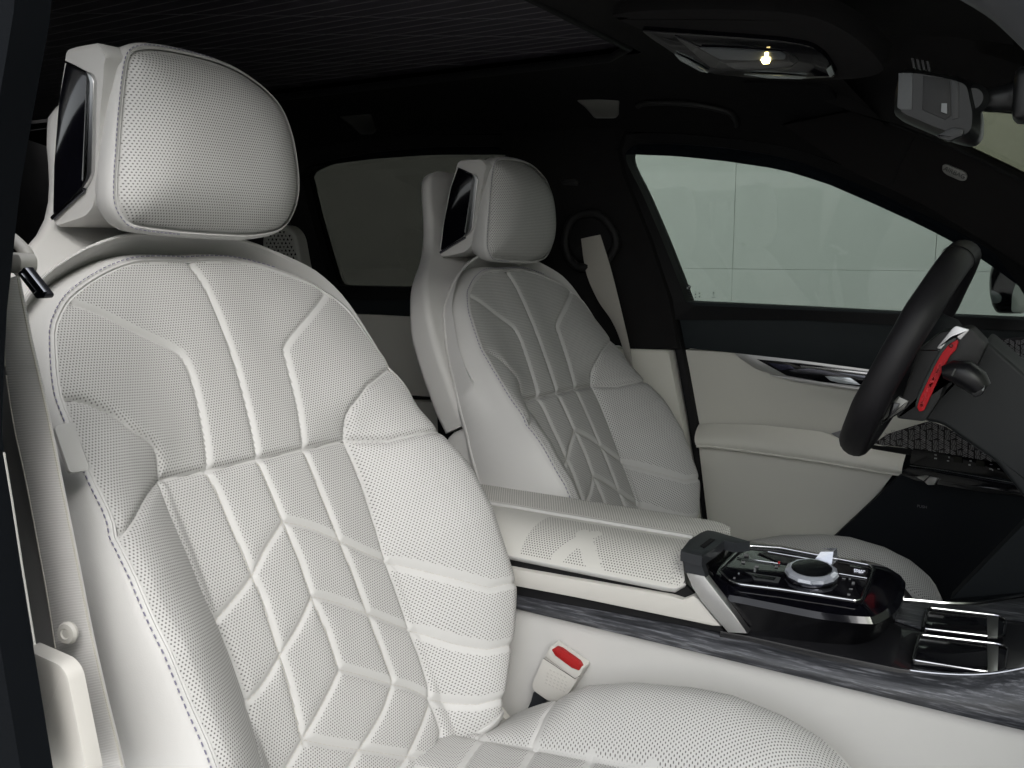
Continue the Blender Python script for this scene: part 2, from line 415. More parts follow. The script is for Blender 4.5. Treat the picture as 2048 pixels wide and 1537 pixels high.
        for L_ in sorted(set(lab[cell].tolist())):
            cs = np.argwhere(cell & (lab == L_))
            if not len(cs): continue
            idx = {}; Vv = []; uvs = []; pa = []; Fc = []
            for i, j in cs:
                f = []
                for a_, b_ in ((i, j), (i+1, j), (i+1, j+1), (i, j+1)):
                    t = (int(a_), int(b_))
                    if t not in idx: idx[t] = len(Vv); Vv.append(PW[t]); uvs.append((AU[t], AV[t])); pa.append(pm[t])
                    f.append(idx[t])
                Fc.append(f)
            me = bpy.data.meshes.new(name); me.from_pydata([tuple(v) for v in Vv], [], Fc); me.update()
            me.polygons.foreach_set('use_smooth', [True]*len(me.polygons))
            uvl = me.uv_layers.new(name='UVMap'); li = np.zeros(len(me.loops), int); me.loops.foreach_get('vertex_index', li)
            uvl.data.foreach_set('uv', np.array(uvs)[li].ravel())
            at = me.attributes.new('perf', 'FLOAT', 'POINT'); at.data.foreach_set('value', np.array(pa, float))
            shift(me, parent); objs.append(link(name, me, m, parent))
        return objs
    def stitches(s, pl, name, m, parent, off=0.0, pitch=.0062, ln=.0040, r=.00045, lift=.0004):
        """thread dashes on a uv polyline"""
        q = np.array(pl); d = np.r_[0, np.cumsum(np.linalg.norm(np.diff(q, axis=0), axis=1))]; parts = []
        ts = np.arange(.003, d[-1]-ln, pitch)
        if not len(ts): return parts
        f = lambda x: np.stack([np.interp(x, d, q[:, 0]), np.interp(x, d, q[:, 1])], 1)
        e0, e1 = f(ts), f(ts+ln); tg = e1-e0; nn = np.stack([-tg[:, 1], tg[:, 0]], 1); nn = nn/(np.linalg.norm(nn, axis=1)[:, None]+1e-9)*off
        A0, B0 = s.PS(e0+nn, lift), s.PS(e1+nn, lift)
        for a, b in zip(A0, B0):
            ax = (b-a)/2; sd_ = np.cross(ax, s.n); sd_ = sd_/(np.linalg.norm(sd_)+1e-9)*r
            parts.append(boxgeo((a+b)/2, ax, sd_, s.n*r))
        return parts
Pad.noperf = None; Pad.arc = False; Pad.outline = None; Pad.A = .007; Pad.W = .009
sst = lambda a, b, x: (lambda t: t*t*(3-2*t))(np.clip((x-a)/(b-a), 0, 1))

# =================================================================== SETTING
conc = mat('concrete_ground', (.33, .33, .32), .85, bump=.4, bscale=60, var=.12, vscale=2)
mk('ground', [(-60, -60, 0), (60, -60, 0), (60, 60, 0), (-60, 60, 0)], [(0, 1, 2, 3)], conc, sm=False)['kind'] = 'structure'
wallm = mat('pale_green_wall_panel', (.52, .545, .52), .7, var=.04, vscale=1.2, bump=.1, bscale=60)
wt = thing('panel_wall', 'pale grey green wall of large smooth panels seen through the far windows', 'wall', (0, 4.6, 0))
xs = [-9.5, -7.9, -6.3, -4.9, -3.54, -2.4, -1.43, -.48, 1.3, 2.9, 4.4]
pj = [(a+.0006, b-.0006) for a, b in zip(xs[:-1], xs[1:])]
for a, b in pj:
    for z0, z1 in ((0, 1.053), (1.0540, 3.4), (3.4015, 6.6)):
        box('wall_panel', ((a+b)/2, 4.65, (z0+z1)/2), (b-a, .1, z1-z0), wallm, wt, bev=.0012, seg=1)
box('wall_core', (-2.55, 4.76, 3.3), (13.9, .1, 6.6), mat('wall_joint', (.50, .525, .50), .9), wt, bev=0)
wf = thing('sky_blocking_wall', 'unseen olive grey wall ahead of the car, added to block sky light', 'wall', (4.6, 0, 0))
wfm = mat('olive_grey_render', (.66, .67, .58), .85, bump=.3, bscale=80, var=.08, vscale=3)
box('wall_block', (4.7, .2, 3.3), (.2, 8.7, 6.6), wfm, wf, bev=0)  # unseen wall, made tall to cut sky light through the windscreen

# =================================================================== SEATS
OFF = np.array([-.010, .710, -.025])          # far seat relative to the near one
SY = .69
s_ev = np.array([-.437, 0, .8995]); s_n = np.array([.8995, 0, .437])
ue_t = ([-.42, -.38, -.34, -.30, -.25, -.1, 0, .09, .14, .18, .21, .3], [.17, .175, .195, .218, .234, .243, .228, .216, .206, .2, .2, .2])
he_t = ([-.42, -.36, -.25, -.15, -.08, 0, .06, .12, .22], [.02, .05, .090, .094, .082, .052, .034, .022, .008])
def back_base(U, V):
    a = np.abs(U); ue = np.interp(V, *ue_t); he = np.interp(V, *he_t)
    ui = .128
    t1 = np.clip((a-ui)/(ue-ui), 0, 1.3); h1 = np.sin(np.clip(t1, 0, 1)*math.pi/2)**1.15 - .35*np.clip(t1-.92, 0, 1)
    t2 = np.clip((a-.06)/(ue-.06), 0, 1.3); h2 = t2*t2*(3-2*np.clip(t2, 0, 1))
    wv = sst(-.005, .05, V)
    h = he*(h1*(1-wv)+h2*wv)
    h = h + .012*np.exp(-((V+.12)/.16)**2)*(1-np.clip(a/.2, 0, 1)**2) - .10*np.clip(V-.12, 0, 1)**1.6
    h = h-.010*np.clip((U-ue)/.012, 0, 2)**2
    return h
def part_empty(name, parent, loc):
    o = bpy.data.objects.new(name, None); COL.objects.link(o); o.parent = parent; o.location = Vector(loc)-world_loc(parent); o.empty_display_size = .05; return o
def make_seat():
    root0 = thing('front_seat', 'ivory quilted leather passenger seat filling the left foreground', 'car seat', (-.45, SY, .30), 'front seats')
    root = part_empty('backrest', root0, (-.60, SY, .60))
    pad = Pad((-.734, SY, .924), (0, 1, 0), s_ev, s_n, back_base)
    L = [pad.uv(*p) for p in [(376,526),(297,523),(260,531),(219,548),(178,572),(147,598),(126,627),(116,658),(114,690),(121,764),(131,801),(143,835),(167,904),(202,986),(225,1043),(244,1110),(278,1193),(311,1260),(345,1328),(379,1407),(405,1470)]]
    half = [(0, .2375), (-.05, .238), (-.075, .2345), (-.104, .225), (-.134, .211), (-.159, .196), (-.177, .18), (-.19, .164), (-.198, .147), (-.212, .109), (-.216, .09), (-.220, .06), (-.226, .02), (-.230, -.02), (-.239, -.06), (-.243, -.10), (-.243, -.14), (-.240, -.19), (-.236, -.23), (-.234, -.275), (-.229, -.31), (-.217, -.34), (-.195, -.364), (-.155, -.382), (-.10, -.392), (-.03, -.397)]
    left = [tuple(p) for p in spline(half, 6)]
    ol = left+[(-u+.012*float(sst(.02, .18, -u)), v) for u, v in reversed(left[1:])]
    S = pad.seam
    b10 = .0060
    dk = .0012
    # main cross seam
    S([(322,956),(415,940),(520,917),(610,897),(693,880),(779,880),(864,882),(880,885),(930,892)], bl=dk, br=dk, sm=False)
    S([(147,606),(205,627),(273,661),(342,694),(366,712),(383,743),(396,788),(407,839),(415,890),(420,939)], bl=b10, br=.002)
    S([(379,524),(407,562),(431,610),(455,671),(478,740),(496,808),(509,863),(519,918)], bl=b10, br=.002)
    S([(650,592),(644,601),(615,637),(581,678),(572,699),(578,726),(595,794),(605,849),(611,897)], bl=b10, br=.002)
    S([(800,718),(775,735),(740,770),(705,815),(697,835),(695,880)], bl=dk, br=dk, sm=False)
    S([(118,799),(164,800),(202,813),(239,832),(273,859),(308,883),(320,911),(324,956)], bl=dk, br=dk)
    S([(323,958),(297,994),(278,1031),(244,1074),(225,1092)], bl=dk, br=dk)
    # centre field boundaries
    S([(323,958),(349,1035),(383,1118),(413,1193),(435,1240),(458,1290),(484,1354),(503,1429),(518,1504),(530,1600)], bl=.0015, br=.002)
    S([(695,880),(728,959),(755,1047),(777,1121),(796,1173),(818,1238),(824,1259),(843,1306),(862,1366),(865,1399),(879,1434),(887,1465),(881,1492)], bl=.0015, br=.0015)
    # lower long lines
    bl = .0052
    S([(415,940),(441,987),(468,1052),(493,1110),(509,1150),(531,1199),(537,1221),(564,1306),(586,1380),(609,1479),(612,1482)], bl=bl, br=.0025)
    S([(519,918),(545,979),(570,1041),(602,1115),(628,1192),(660,1268),(683,1339)], bl=bl, br=.0025)
    S([(611,897),(641,973),(684,1082),(712,1151),(740,1227),(766,1295),(787,1352),(788,1370)], bl=bl, br=.0025)
    # chevrons to the right
    for ps in ([(570,1042),(624,1055),(686,1082),(728,1102),(779,1124)], [(628,1192),(673,1203),(740,1227),(783,1244),(824,1260)],
               [(683,1339),(728,1350),(788,1368),(824,1377),(865,1397)], [(609,1479),(673,1492),(723,1499),(783,1508),(852,1518)]):
        S(ps, bl=.0072, br=.0032)
    for ps in ([(779,1124),(868,1145),(970,1171),(1047,1190),(1075,1196)], [(824,1260),(919,1289),(1025,1306),(1050,1312)], [(865,1399),(906,1407),(960,1409),(990,1400)]):
        ps = [tuple(q) for q in resample(ps, 14, False)]; S(ps, bl=.008, br=.007, sm=False)
    # chevrons to the left
    for ps in ([(570,1042),(537,1093),(509,1149),(477,1192),(436,1243)], [(628,1192),(602,1249),(565,1309),(531,1366),(494,1417)],
               [(683,1339),(663,1382),(638,1429),(609,1479),(575,1537),(552,1590)], [(788,1370),(766,1429),(723,1499),(701,1536),(680,1580)], [(864,1404),(848,1448),(821,1508),(802,1537),(780,1580)]):
        S(ps, bl=.004, br=.0055)
    # mirror of the bolster chevrons for the outer bolster stay hidden: none in the photo
    pad.build(ol, .0021, root, perfm, A=.0040, W=.0055)
    gaps = [tube_geo(pad.PS(resample([p_ for p_ in q['pl'] if inside(np.array([p_[0]]), np.array([p_[1]]), ol)[0]], 60, False), -.0002), .0007, 5) for q in pad.seams if q['bl'] <= .002 and sum(bool(inside(np.array([p_[0]]), np.array([p_[1]]), ol)[0]) for p_ in q['pl']) > 1]
    V, Fc = join_geo(gaps); o = mk('seam_gaps', V, Fc, groove, root); o['kind'] = 'stuff'
    # side upholstery: loft from the panel edge back to the shell
    olr = resample(ol, 150); ctr = np.array([0, -.08]); HH = pad.height(olr[:, 0], olr[:, 1]); HP = np.interp(olr[:, 1], [-.42, -.12, 0, .16, .19, .24], [-.038, -.034, -.030, -.015, -.004, .0])
    def loop(out, h, hmix=0.0):
        R = []
        for i, (u, v) in enumerate(olr):
            a = olr[(i-2) % 150]; b = olr[(i+2) % 150]; t = b-a; t /= np.linalg.norm(t)+1e-9; nn = np.array([t[1], -t[0]])
            if np.dot(nn, np.array([u, v])-ctr) < 0: nn = -nn
            q = np.array([u, v])+nn*out
            hh = HH[i]+h if hmix == 0 else HH[i]*(1-hmix)+(HP[i]+h)*hmix
            R.append(pad.O+pad.eu*q[0]+pad.ev*q[1]+pad.n*hh)
        return R
    V, Fc = loft([loop(0, -.0003), loop(.0014, -.0014), loop(.003, .0002), loop(.007, -.0018), loop(.012, -.007), loop(.018, -.018), loop(.023, -.032), loop(.031, .005, .55), loop(.032, .002, 1), loop(.028, -.008, 1)])
    mk('side_upholstery', V, Fc, leather, root, ang=60)
    tube('edge_piping', loop(.0315, .0, 1), .0022, leather2, root, n=6, closed=True)
    # double stitching along the outer edge
    parts = []
    for off in (.0075,):
        L2 = loop(off, .0004); n_ = len(L2)
        dense = np.array(resample(L2, 620))
        for k in range(0, 620, 2):
            a, b = dense[k], dense[(k+1) % 620]
            if a[1] > SY+.07 and a[2] < 1.128: continue
            ax = (b-a)/2*1.15; sd_ = np.cross(ax, s_n); sd_ = sd_/(np.linalg.norm(sd_)+1e-9)*.00042
            parts.append(boxgeo((a+b)/2, ax, sd_, s_n*.0005))
    V, Fc = join_geo(parts); o = mk('edge_stitching', V, Fc, stitchm, root, sm=False); o['kind'] = 'stuff'
    parts = []
    for i in list(range(9, 12))+list(range(12, 24)):
        parts += pad.stitches(pad.seams[i]['pl'], '', None, None, off=-.0022 if i < 12 else .0002, r=.0004)
    V, Fc = join_geo(parts); o = mk('quilt_stitching', V, Fc, stitchl, root, sm=False); o['kind'] = 'stuff'
    # back shell rising behind the headrest
    hwv, hww = [-.004, .10, .16, .20, .235, .265, .295, .33, .37, .43, .447, .455], [.256, .263, .260, .246, .216, .172, .124, .090, .078, .073, .064, .045]
    vs_ = np.array([-.004, 0.0, .03, .06, .09, .12, .15, .17, .19, .205, .22, .235, .25, .265, .28, .295, .31, .33, .35, .37, .39, .41, .43, .44, .449, .455])
    sm_ = lambda xs, ys, x: float(np.mean([np.interp(x+q, xs, ys) for q in np.linspace(-.018, .018, 9)])) if -.0 < x < .435 else float(np.interp(x, xs, ys))
    loops = []
    for v in vs_:
        hw = sm_(hwv, hww, v); hf = sm_([-.1, 0, .16, .19, .22, .24, .29, .326, .36, .45], [-.034, -.033, -.019, -.018, -.024, -.034, -.062, -.072, -.062, -.034], v); th_ = float(np.interp(v, [.16, .32], [.050, .026])); k_ = .0 if .0 < v < .45 else .006
        hw -= k_; hr = hw*(1-.34*float(sst(.10, .20, np.array(v))*(1-sst(.26, .33, np.array(v))))); r_ = min(.011, th_*.45); lp_ = []
        for (cx, ch, a0) in ((hr-r_, hf-r_-k_*.5, 90), (hr-r_, hf-th_+r_, 0), (-hw+r_, hf-th_+r_, -90), (-hw+r_, hf-r_-k_*.5, -180)):
            for q in range(6):
                an = math.radians(a0-q*18); lp_.append(pad.O+pad.eu*(cx+r_*math.cos(an))+pad.ev*v+pad.n*(ch+r_*math.sin(an)))
        loops.append(lp_)
    V, Fc = loft(loops, cap0=True, cap1=True); mk('shell_cover', V, Fc, leather2, root, ang=60)
    prof2 = [(-.008, -.034), (-.008, -.078), (-.10, -.080), (-.25, -.085), (-.42, -.09), (-.45, -.05), (-.42, -.038), (-.2, -.036)]
    def sh2(u, inset):
        c = np.array([-.2, -.08]); R = []
        for v, h in prof2:
            q = np.array([v, h]); q = q+(c-q)*inset; R.append(pad.O+pad.eu*u+pad.ev*q[0]+pad.n*q[1])
        return [tuple(x) for x in resample(R, 60)]
    V, Fc = loft([sh2(u, i) for u, i in zip([-.258, -.254, -.245, 0, .245, .254, .258], [.10, .03, 0, 0, 0, .03, .10])], cap0=True, cap1=True)
    mk('lower_back_shell', V, Fc, leather2, root, ang=50)
    # neck panel under the headrest
    # airbag tag
    def tagpt(x, y, hh=.0015):
        return onp(x, y, pad.O+pad.n*.066, pad.n)
    tp = roundc([tagpt(108,853), tagpt(147,843), tagpt(180,940), tagpt(140,947)], .004)
    slab('airbag_tag', tp, leather, root, th=.004, bev=.0008)
    return root0, pad

def parts_l(ps): return [q for q in ps if q[0][0][1] < .66 or (q[0][0][1] < .72 and q[0][0][2] > 1.3)]
def make_headrest(root0):
    root = part_empty('headrest', root0, (-.83, .707, 1.165))
    X0 = -.800
    px = [(274,101),(255,113),(246,156),(239,224),(233,306),(229,374),(232,410),(247,436),(271,451),(353,462),(435,468),(493,470),(545,462),(570,446),(586,415),(593,374),(589,320),(578,265),(559,219),(528,183),(477,147),(422,124),(353,107),(305,100)]
    W = [PX(x, y, X0-.02) for x, y in px]
    cy, cz = .707, 1.262
    ol = [(p[1]-cy, p[2]-cz) for p in W]
    ol = [tuple(p) for p in spline(ol, 6, True)]
    olc = ol+[ol[0]]
    olp = resample(ol, 120)
    def softd(U, V):
        U, V = np.asarray(U, float), np.asarray(V, float); acc = np.zeros(U.shape)
        for q in olp: acc += ((U-q[0])**2+(V-q[1])**2+1e-9)**-2
        return (acc/120)**-.25
    dmax = float(softd(np.array([0.0]), np.array([0.0]))[0])
    def base(U, V):
        ins = inside(U, V, ol); t = np.clip(softd(U, V)/dmax, 0, 1.05)*np.clip(dist_poly(U, V, olc)/.008, 0, 1)**.5
        return .034*np.sin(np.clip(t, 0, 1)*math.pi/2)**1.1*ins-.020
    hp = Pad((X0, cy, cz), (0, 1, 0), (0, 0, 1), (1, 0, 0), base)
    hp.build(ol, .0026, root, perfm, name='headrest_panel', A=.0, W=.01, edge_band=.0035)
    N = 120; R0 = resample(ol, N); c = R0.mean(0)
    def lp(out, dx, squash=0, sh=(0, 0)):
        R = []
        for i, q in enumerate(R0):
            t = R0[(i+2) % N]-R0[i-2]; t /= np.linalg.norm(t); nn = np.array([t[1], -t[0]])
            if np.dot(nn, q-c) < 0: nn = -nn
            q2 = q+nn*out*(1-.7*max(0, min(1, nn[0]+.2))) if out > 0 else q+nn*out; q2 = q2+(c-q2)*squash
            R.append(np.array([X0-.016+dx, cy+q2[0]+sh[0], cz+q2[1]+sh[1]]))
        return R
    V, Fc = loft([lp(0, 0), lp(.001, -.0007), lp(.0022, .0002), lp(.005, -.0016), lp(.0068, -.005), lp(.0072, -.011), lp(.006, -.022), lp(.002, -.032), lp(-.006, -.044), lp(-.02, -.056)], cap1=True)
    mk('headrest_cover', V, Fc, leather, root, ang=70)
    for off, dx, r, m_ in ((.0042, .0002, .0004, stitchm),):
        dense = np.array(resample(lp(off, dx), 300)); parts = []
        for k in range(0, 300, 2):
            a, b = dense[k], dense[(k+1) % 300]; ax = (b-a)/2*1.1; sd_ = np.cross(ax, (1, 0, 0)); sd_ = sd_/(np.linalg.norm(sd_)+1e-9)*r
            parts.append(boxgeo((a+b)/2, ax, sd_, (r, 0, 0)))
        V, Fc = join_geo(parts_l(parts)); o = mk('headrest_stitching', V, Fc, m_, root, sm=False); o['kind'] = 'stuff'
    # back shell with the side wing carrying the glossy panel, drawn on the outer side plane
    YS = .587
    prof = [(196,84),(214,110),(209,123),(207,169),(201,224),(197,306),(193,374),(188,415),(171,436),(113,455),(108,448),(103,438),(108,330),(116,210),(130,122),(132,98),(150,92)]
    pr = [PY(x, y, YS) for x, y in prof]; cc = sum(pr)/len(pr)
    def wl(y, ins, mv=0):
        R = [q+(cc-q)*ins for q in pr]; R = resample(roundc(R, .006, 3), 90)
        for r_ in R: r_[1] = y
        return R
    V, Fc = loft([wl(YS+.0005, .05), wl(YS, .02), wl(YS+.004, 0), wl(YS+.190, 0), wl(YS+.196, .05)], cap0=True, cap1=True)
    mk('rear_shell', V, Fc, leather2, root, ang=50)
    # glass and chrome
    gp = roundc([PY(x, y, YS-.0015) for x, y in [(132,125),(173,146),(180,160),(176,345),(162,376),(106,430),(108,330),(118,200)]], .004, 3)
    gl = slab('glass_panel', gp, piano, root, th=.003, bev=.0006)
    cs = roundc([PY(x, y, YS-.0035) for x, y in [(171,142),(181,148),(187,163),(186,200),(183,345),(176,362),(166,378),(163,372),(172,350),(178,200),(179,168)]], .002, 2)
    slab('chrome_strip', cs, brushed, root, th=.005, bev=.0014, seg=3)
    tube('chrome_edge', [PY(x, y, YS-.002) for x, y in [(131,124),(150,133),(172,145)]], .0013, darkmetal, root, n=6)
    tube('lower_trim_edge', [PY(x, y, YS-.002) for x, y in [(168,379),(140,404),(105,437)]], .0024, darkmetal, root, n=6)
    gs = roundc([PY(x, y, YS-.0028) for x, y in [(172,160),(180,163),(178,345),(168,362),(163,362),(168,260)]], .002, 2)
    # lighter reflection band, painted on as a slim grey slab beside the strip
    slab('reflection_band', gs, mat('reflection_grey', (.22, .23, .23), .35), root, th=.001, bev=.0003)
    return hp

seat, spad = make_seat()
hpad = make_headrest(seat)

# ---- cushion
def cush_base(U, V):
    a = np.abs(U); cr = np.interp(V, [-.10, -.01, .075, .13, .19, .26, .305, .36, .40, .43, .47], [-.06, -.022, .018, .046, .059, .064, .062, .048, .028, .006, -.03])
    ct = np.interp(V, [-.1, .34, .40, .44, .48], [0, .004, -.004, -.024, -.06])
    t = np.sin(np.clip((a-.125)/.075, 0, 1)*math.pi/2)
    return ct*(1-t)+cr*t-.05*np.clip((a-.205)/.03, 0, 1)**2+.003*np.cos(U*8)
CO = (-.560, SY, .585); c_ev = np.array([math.cos(math.radians(6)), 0, math.sin(math.radians(6))]); c_n = np.array([-c_ev[2], 0, c_ev[0]])
def make_cushion(root0):
    root = part_empty('cushion', root0, (-.36, SY, .50))
    pad = Pad(CO, (0, 1, 0), c_ev, c_n, cush_base)
    half = [(-.10, -.10), (-.19, -.09), (-.215, -.04), (-.218, .05), (-.218, .25), (-.215, .34), (-.208, .395), (-.190, .43), (-.14, .450), (-.06, .455)]
    left = [tuple(p) for p in spline(half, 6)]; ol = left+[(-u, v) for u, v in reversed(left)]
    S = pad.seam
    for sx in (1, -1):
        S([(sx*.13, -.12), (sx*.13, .33), (sx*.137, .345), (sx*.137, .48)], px=False, bl=.0015, br=.0015, sm=False)
        for v in (-.04, .02, .095): S([(sx*.13, v), (sx*.26, v-.012)], px=False, bl=.008 if sx > 0 else .003, br=.003 if sx > 0 else .008)
    for v in (.06, .13, .20, .27, .335, .385, .43): S([(-.13, v-.03), (0, v), (.13, v-.03)], px=False, bl=.005, br=.005, sm=False)
    for u in (-.045, .045): S([(u, -.12), (u, .50)], px=False, bl=.004, br=.004)
    pad.build(ol, .0034, root, perfm, name='cushion_panel', A=.005, W=.008)
    olr = resample(ol, 130); HH = pad.height(olr[:, 0], olr[:, 1])
    def loop(out, dh):
        R = []
        for i, (u, v) in enumerate(olr):
            t = olr[(i+2) % 130]-olr[i-2]; t /= np.linalg.norm(t)+1e-9; nn = np.array([t[1], -t[0]])
            if np.dot(nn, np.array([u, v-.2])) < 0: nn = -nn
            q = np.array([u, v])+nn*out; R.append(pad.O+pad.eu*q[0]+pad.ev*q[1]+pad.n*(HH[i]+dh))
        return R
    V, Fc = loft([loop(0, 0), loop(.0012, -.002), loop(.003, -.0035), loop(.008, -.010), loop(.012, -.022), loop(.014, -.07), loop(.0, -.12)])
    mk('cushion_side', V, Fc, leather, root, ang=60)
    tube('cushion_piping', loop(.005, -.006), .0014, leather2, root, n=6, closed=True)
    box('seat_base', (-.36, SY, .40), (.44, .42, .17), blk, root, bev=.02)
    return pad
cpad = make_cushion(seat)

def dup(root, loc, label):
    r = root.copy(); COL.objects.link(r); r.location = loc; r['label'] = label
    for ch in list(root.children):
        c_ = ch.copy(); COL.objects.link(c_); c_.parent = r
        for g_ in list(ch.children):
            d_ = g_.copy(); COL.objects.link(d_); d_.parent = c_
    return r
seat2 = dup(seat, tuple(np.array(seat.location)+OFF), 'ivory quilted leather driver seat beyond the armrest, beside the far door')
for p_ in list(seat2.children):
    if p_.name.startswith('headrest'): p_.scale = (.925, .925, .925); p_.location += Vector((-.006, .004, -.012))
    for o in list(p_.children):
        if o.name.startswith('airbag_tag'): bpy.data.objects.remove(o)

# =================================================================== CENTRE CONSOLE
YC = .955                                                   # near flank of the console
con = thing('center_console', 'ivory and grey wood centre console with glossy black control island between the front seats', 'centre console', (-.3, 1.045, .30))
def cpoly(pts, y=YC): return [PY(a, b, y) for a, b in pts]
# lower flank leather
slab('side_panel', cpoly([(900,1190), (1050,1222), (1300,1282), (1500,1328), (1800,1400), (2060,1464), (2150,1490), (2300,2300), (700,1900)]), leather2, con, th=.02, bev=.003)
# wood flank: curved strip lofted from lower edge to upper lip
lowe = [(980,1203), (1050,1221), (1200,1257), (1400,1305), (1600,1353), (1800,1401), (1950,1438), (2100,1474)]
upe = [(980,1170), (1050,1186), (1200,1213), (1400,1252), (1500,1274), (1650,1308), (1800,1338), (1900,1349), (1980,1348), (2050,1336), (2100,1322)]
lo = resample([PY(a, b, YC-.004) for a, b in lowe], 60, False)
hi = resample([PY(a, b, YC+.012) for a, b in upe], 60, False)
rows = []
for t, o in ((0, 0), (.03, -.004), (.25, -.009), (.5, -.011), (.75, -.008), (.93, 0), (1, .004)):
    rows.append([lo[i]*(1-t)+hi[i]*t+np.array([0, o, 0]) for i in range(60)])
V, Fc = loft(rows, closed=False); mk('wood_flank', V, Fc, wood, con, ang=60)
# thin bright lip along the tray
tube('trim_lip', [PY(a, b, YC+.012) for a, b in spline([(1455,1263), (1500,1273), (1650,1307), (1800,1338), (1900,1349), (1980,1348), (2050,1336), (2100,1322)], 5)], .0011, chrome, con, n=6)
# dark shadow gap above wood, then ivory belt under the lid
slab('gap_strip', cpoly([(980,1148), (1440,1252), (1450,1266), (980,1182)], YC+.006), rubber, con, th=.01, bev=0)
slab('ivory_belt', cpoly([(960,1125), (1050,1142), (1200,1168), (1340,1192), (1365,1200), (1385,1192), (1398,1200), (1442,1254), (1425,1253), (1300,1227), (1150,1196), (960,1160)], YC), plasticw, con, th=.02, bev=.003)
slab('lid_gap', cpoly([(940,1100), (1040,1124), (1355,1180), (1372,1172), (1392,1192), (1370,1200), (1340,1193), (940,1130)], YC+.008), rubber, con, th=.006, bev=0)
# armrest lids: perforated pads
zl = .800
lo_e = [(-1.05, 0), (0, 0)]
def arm_base(U, V):       # bulge above a plane tilted towards the passenger side
    t = np.clip(V/.100, 0, 1); return .0165*np.sin(math.pi*t**.80)
a_ev = np.array([0, .947, .321]); a_n = np.array([0, -.321, .947])
apad = Pad((-.645, YC-.001, .7605), (1, 0, 0), a_ev, a_n, arm_base)
rgt = [apad.uv(*p) for p in [(1340,1180), (1360,1177), (1370,1166), (1367,1135), (1363,1108), (1372,1090), (1383,1079)]]
ao = [(-.45, .0), (-.1, .0)]+[(u, max(v, .0005)) for u, v in rgt[:1]]+rgt[1:]
ao[-1] = (ao[-1][0], .099); ao[2] = (ao[2][0], .0); ao += [(-.45, .099)]
rb1 = [apad.uv(*p) for p in [(1105,1132), (1120,1112), (1145,1090), (1168,1075), (1190,1068)]]; rb2 = [apad.uv(*p) for p in [(1166,1066), (1172,1085), (1180,1110), (1192,1148)]]
rb0 = [apad.uv(*p) for p in [(1008,1150), (1003,1035)]]
def noperf(U, V):
    d = np.minimum(dist_poly(U, V, rb1), dist_poly(U, V, rb2)) < .0075
    return d | (U < rb0[0][0]) | (V > .088)
apad.noperf = noperf; apad.arc = True
ar = thing('armrest_lid', 'perforated ivory armrest lid on the console nearest the passenger seat', 'armrest', (-.5, .99, zl))
apad.build([tuple(p) for p in ao], .003, ar, perfa, name='lid_panel', A=0.0, W=.01, edge_band=.004)
aro = resample(ao, 120)
def al(out, dz):
    cc_ = np.array([0, .05]); R_ = []
    H = apad.height(aro[:, 0], aro[:, 1])
    for i, q in enumerate(aro):
        t = aro[(i+1) % 120]-aro[i-1]; t /= np.linalg.norm(t)+1e-9; nn = np.array([t[1], -t[0]])
        if np.dot(nn, q-cc_) < 0: nn = -nn
        q2 = q+nn*out; R_.append(apad.O+apad.eu*q2[0]+apad.ev*q2[1]+apad.n*(H[i]+dz))
    return R_
V, Fc = loft([al(0, 0), al(.0008, -.002), al(-.001, -.007), al(-.006, -.010)]); mk('lid_side', V, Fc, leather, ar, ang=60)
zt2 = float((apad.O+apad.ev*.1)[2]); yt2 = float((apad.O+apad.ev*.1)[1])
tube('lid_piping', [(-.645+u, yt2, zt2+.001) for u in np.linspace(-.45, rgt[-1][0], 30)], .0034, leather, ar, n=6)
ar2 = thing('armrest_lid', 'perforated ivory armrest lid on the console nearest the driver seat', 'armrest', (-.5, 1.10, zl))
def arm2(U, V):
    e = np.clip((.098-V)/.03, 0, 1); f = np.clip((.31-U)/.03, 0, 1)
    return .006*np.sin(np.clip(V/.05, 0, 1)*math.pi/2)-.03*(1-np.sqrt(np.clip(1-(1-e)**2, 0, 1)))-.014*(1-np.sqrt(np.clip(1-(1-f)**2, 0, 1)))
rx = rgt[3][0]
apad2 = Pad((-.645, yt2+.001, zt2-.002), (1, 0, 0), (0, 1, 0), (0, 0, 1), arm2)
ao2 = roundc([(-.45, 0), (rx-.015, 0), (rx+.02, .04), (rx+.0, .098), (-.45, .098)], .012, 4)
apad2.noperf = lambda U, V: (V < .012)
apad2.build(ao2, .0035, ar2, perfa, name='lid_panel', A=0, W=.01)
box('armrest_box', (-.76, 1.055, .655), (.86, .16, .20), leather2, con, bev=.01)
box('console_core', (-.10, 1.06, .50), (.9, .15, .34), blk, con, bev=.01)

# -------- control island (glossy black) drawn on real surfaces: top plate plane tilts down to the near side
top_p = PY(1430, 1060, 1.16); 
TP = np.array([-.20, .965, .7610]); TN = np.array([0, -.12, 1.0]); TN /= np.linalg.norm(TN)
def T(x, y, lift=0): return onp(x, y, TP+TN*lift, TN)      # island top plane
isl = thing('control_island', 'glossy black gear selector island with crystal knob and lit icons', 'control panel', (-.2, 1.04, .75))
edge_px = [(1415,1162), (1441,1189), (1488,1200), (1568,1216), (1649,1231), (1730,1239), (1762,1235), (1797,1208), (1811,1165), (1802,1149), (1756,1127), (1676,1114), (1568,1092), (1501,1083), (1450,1078), (1432,1092), (1401,1111), (1403,1133)]
in_px = [(1430,1158), (1450,1172), (1476,1177), (1560,1187), (1640,1199), (1712,1210), (1732,1206), (1745,1180), (1757,1142), (1752,1134), (1730,1126), (1650,1112), (1565,1094), (1500,1087), (1478,1094), (1460,1110), (1440,1130), (1430,1145)]
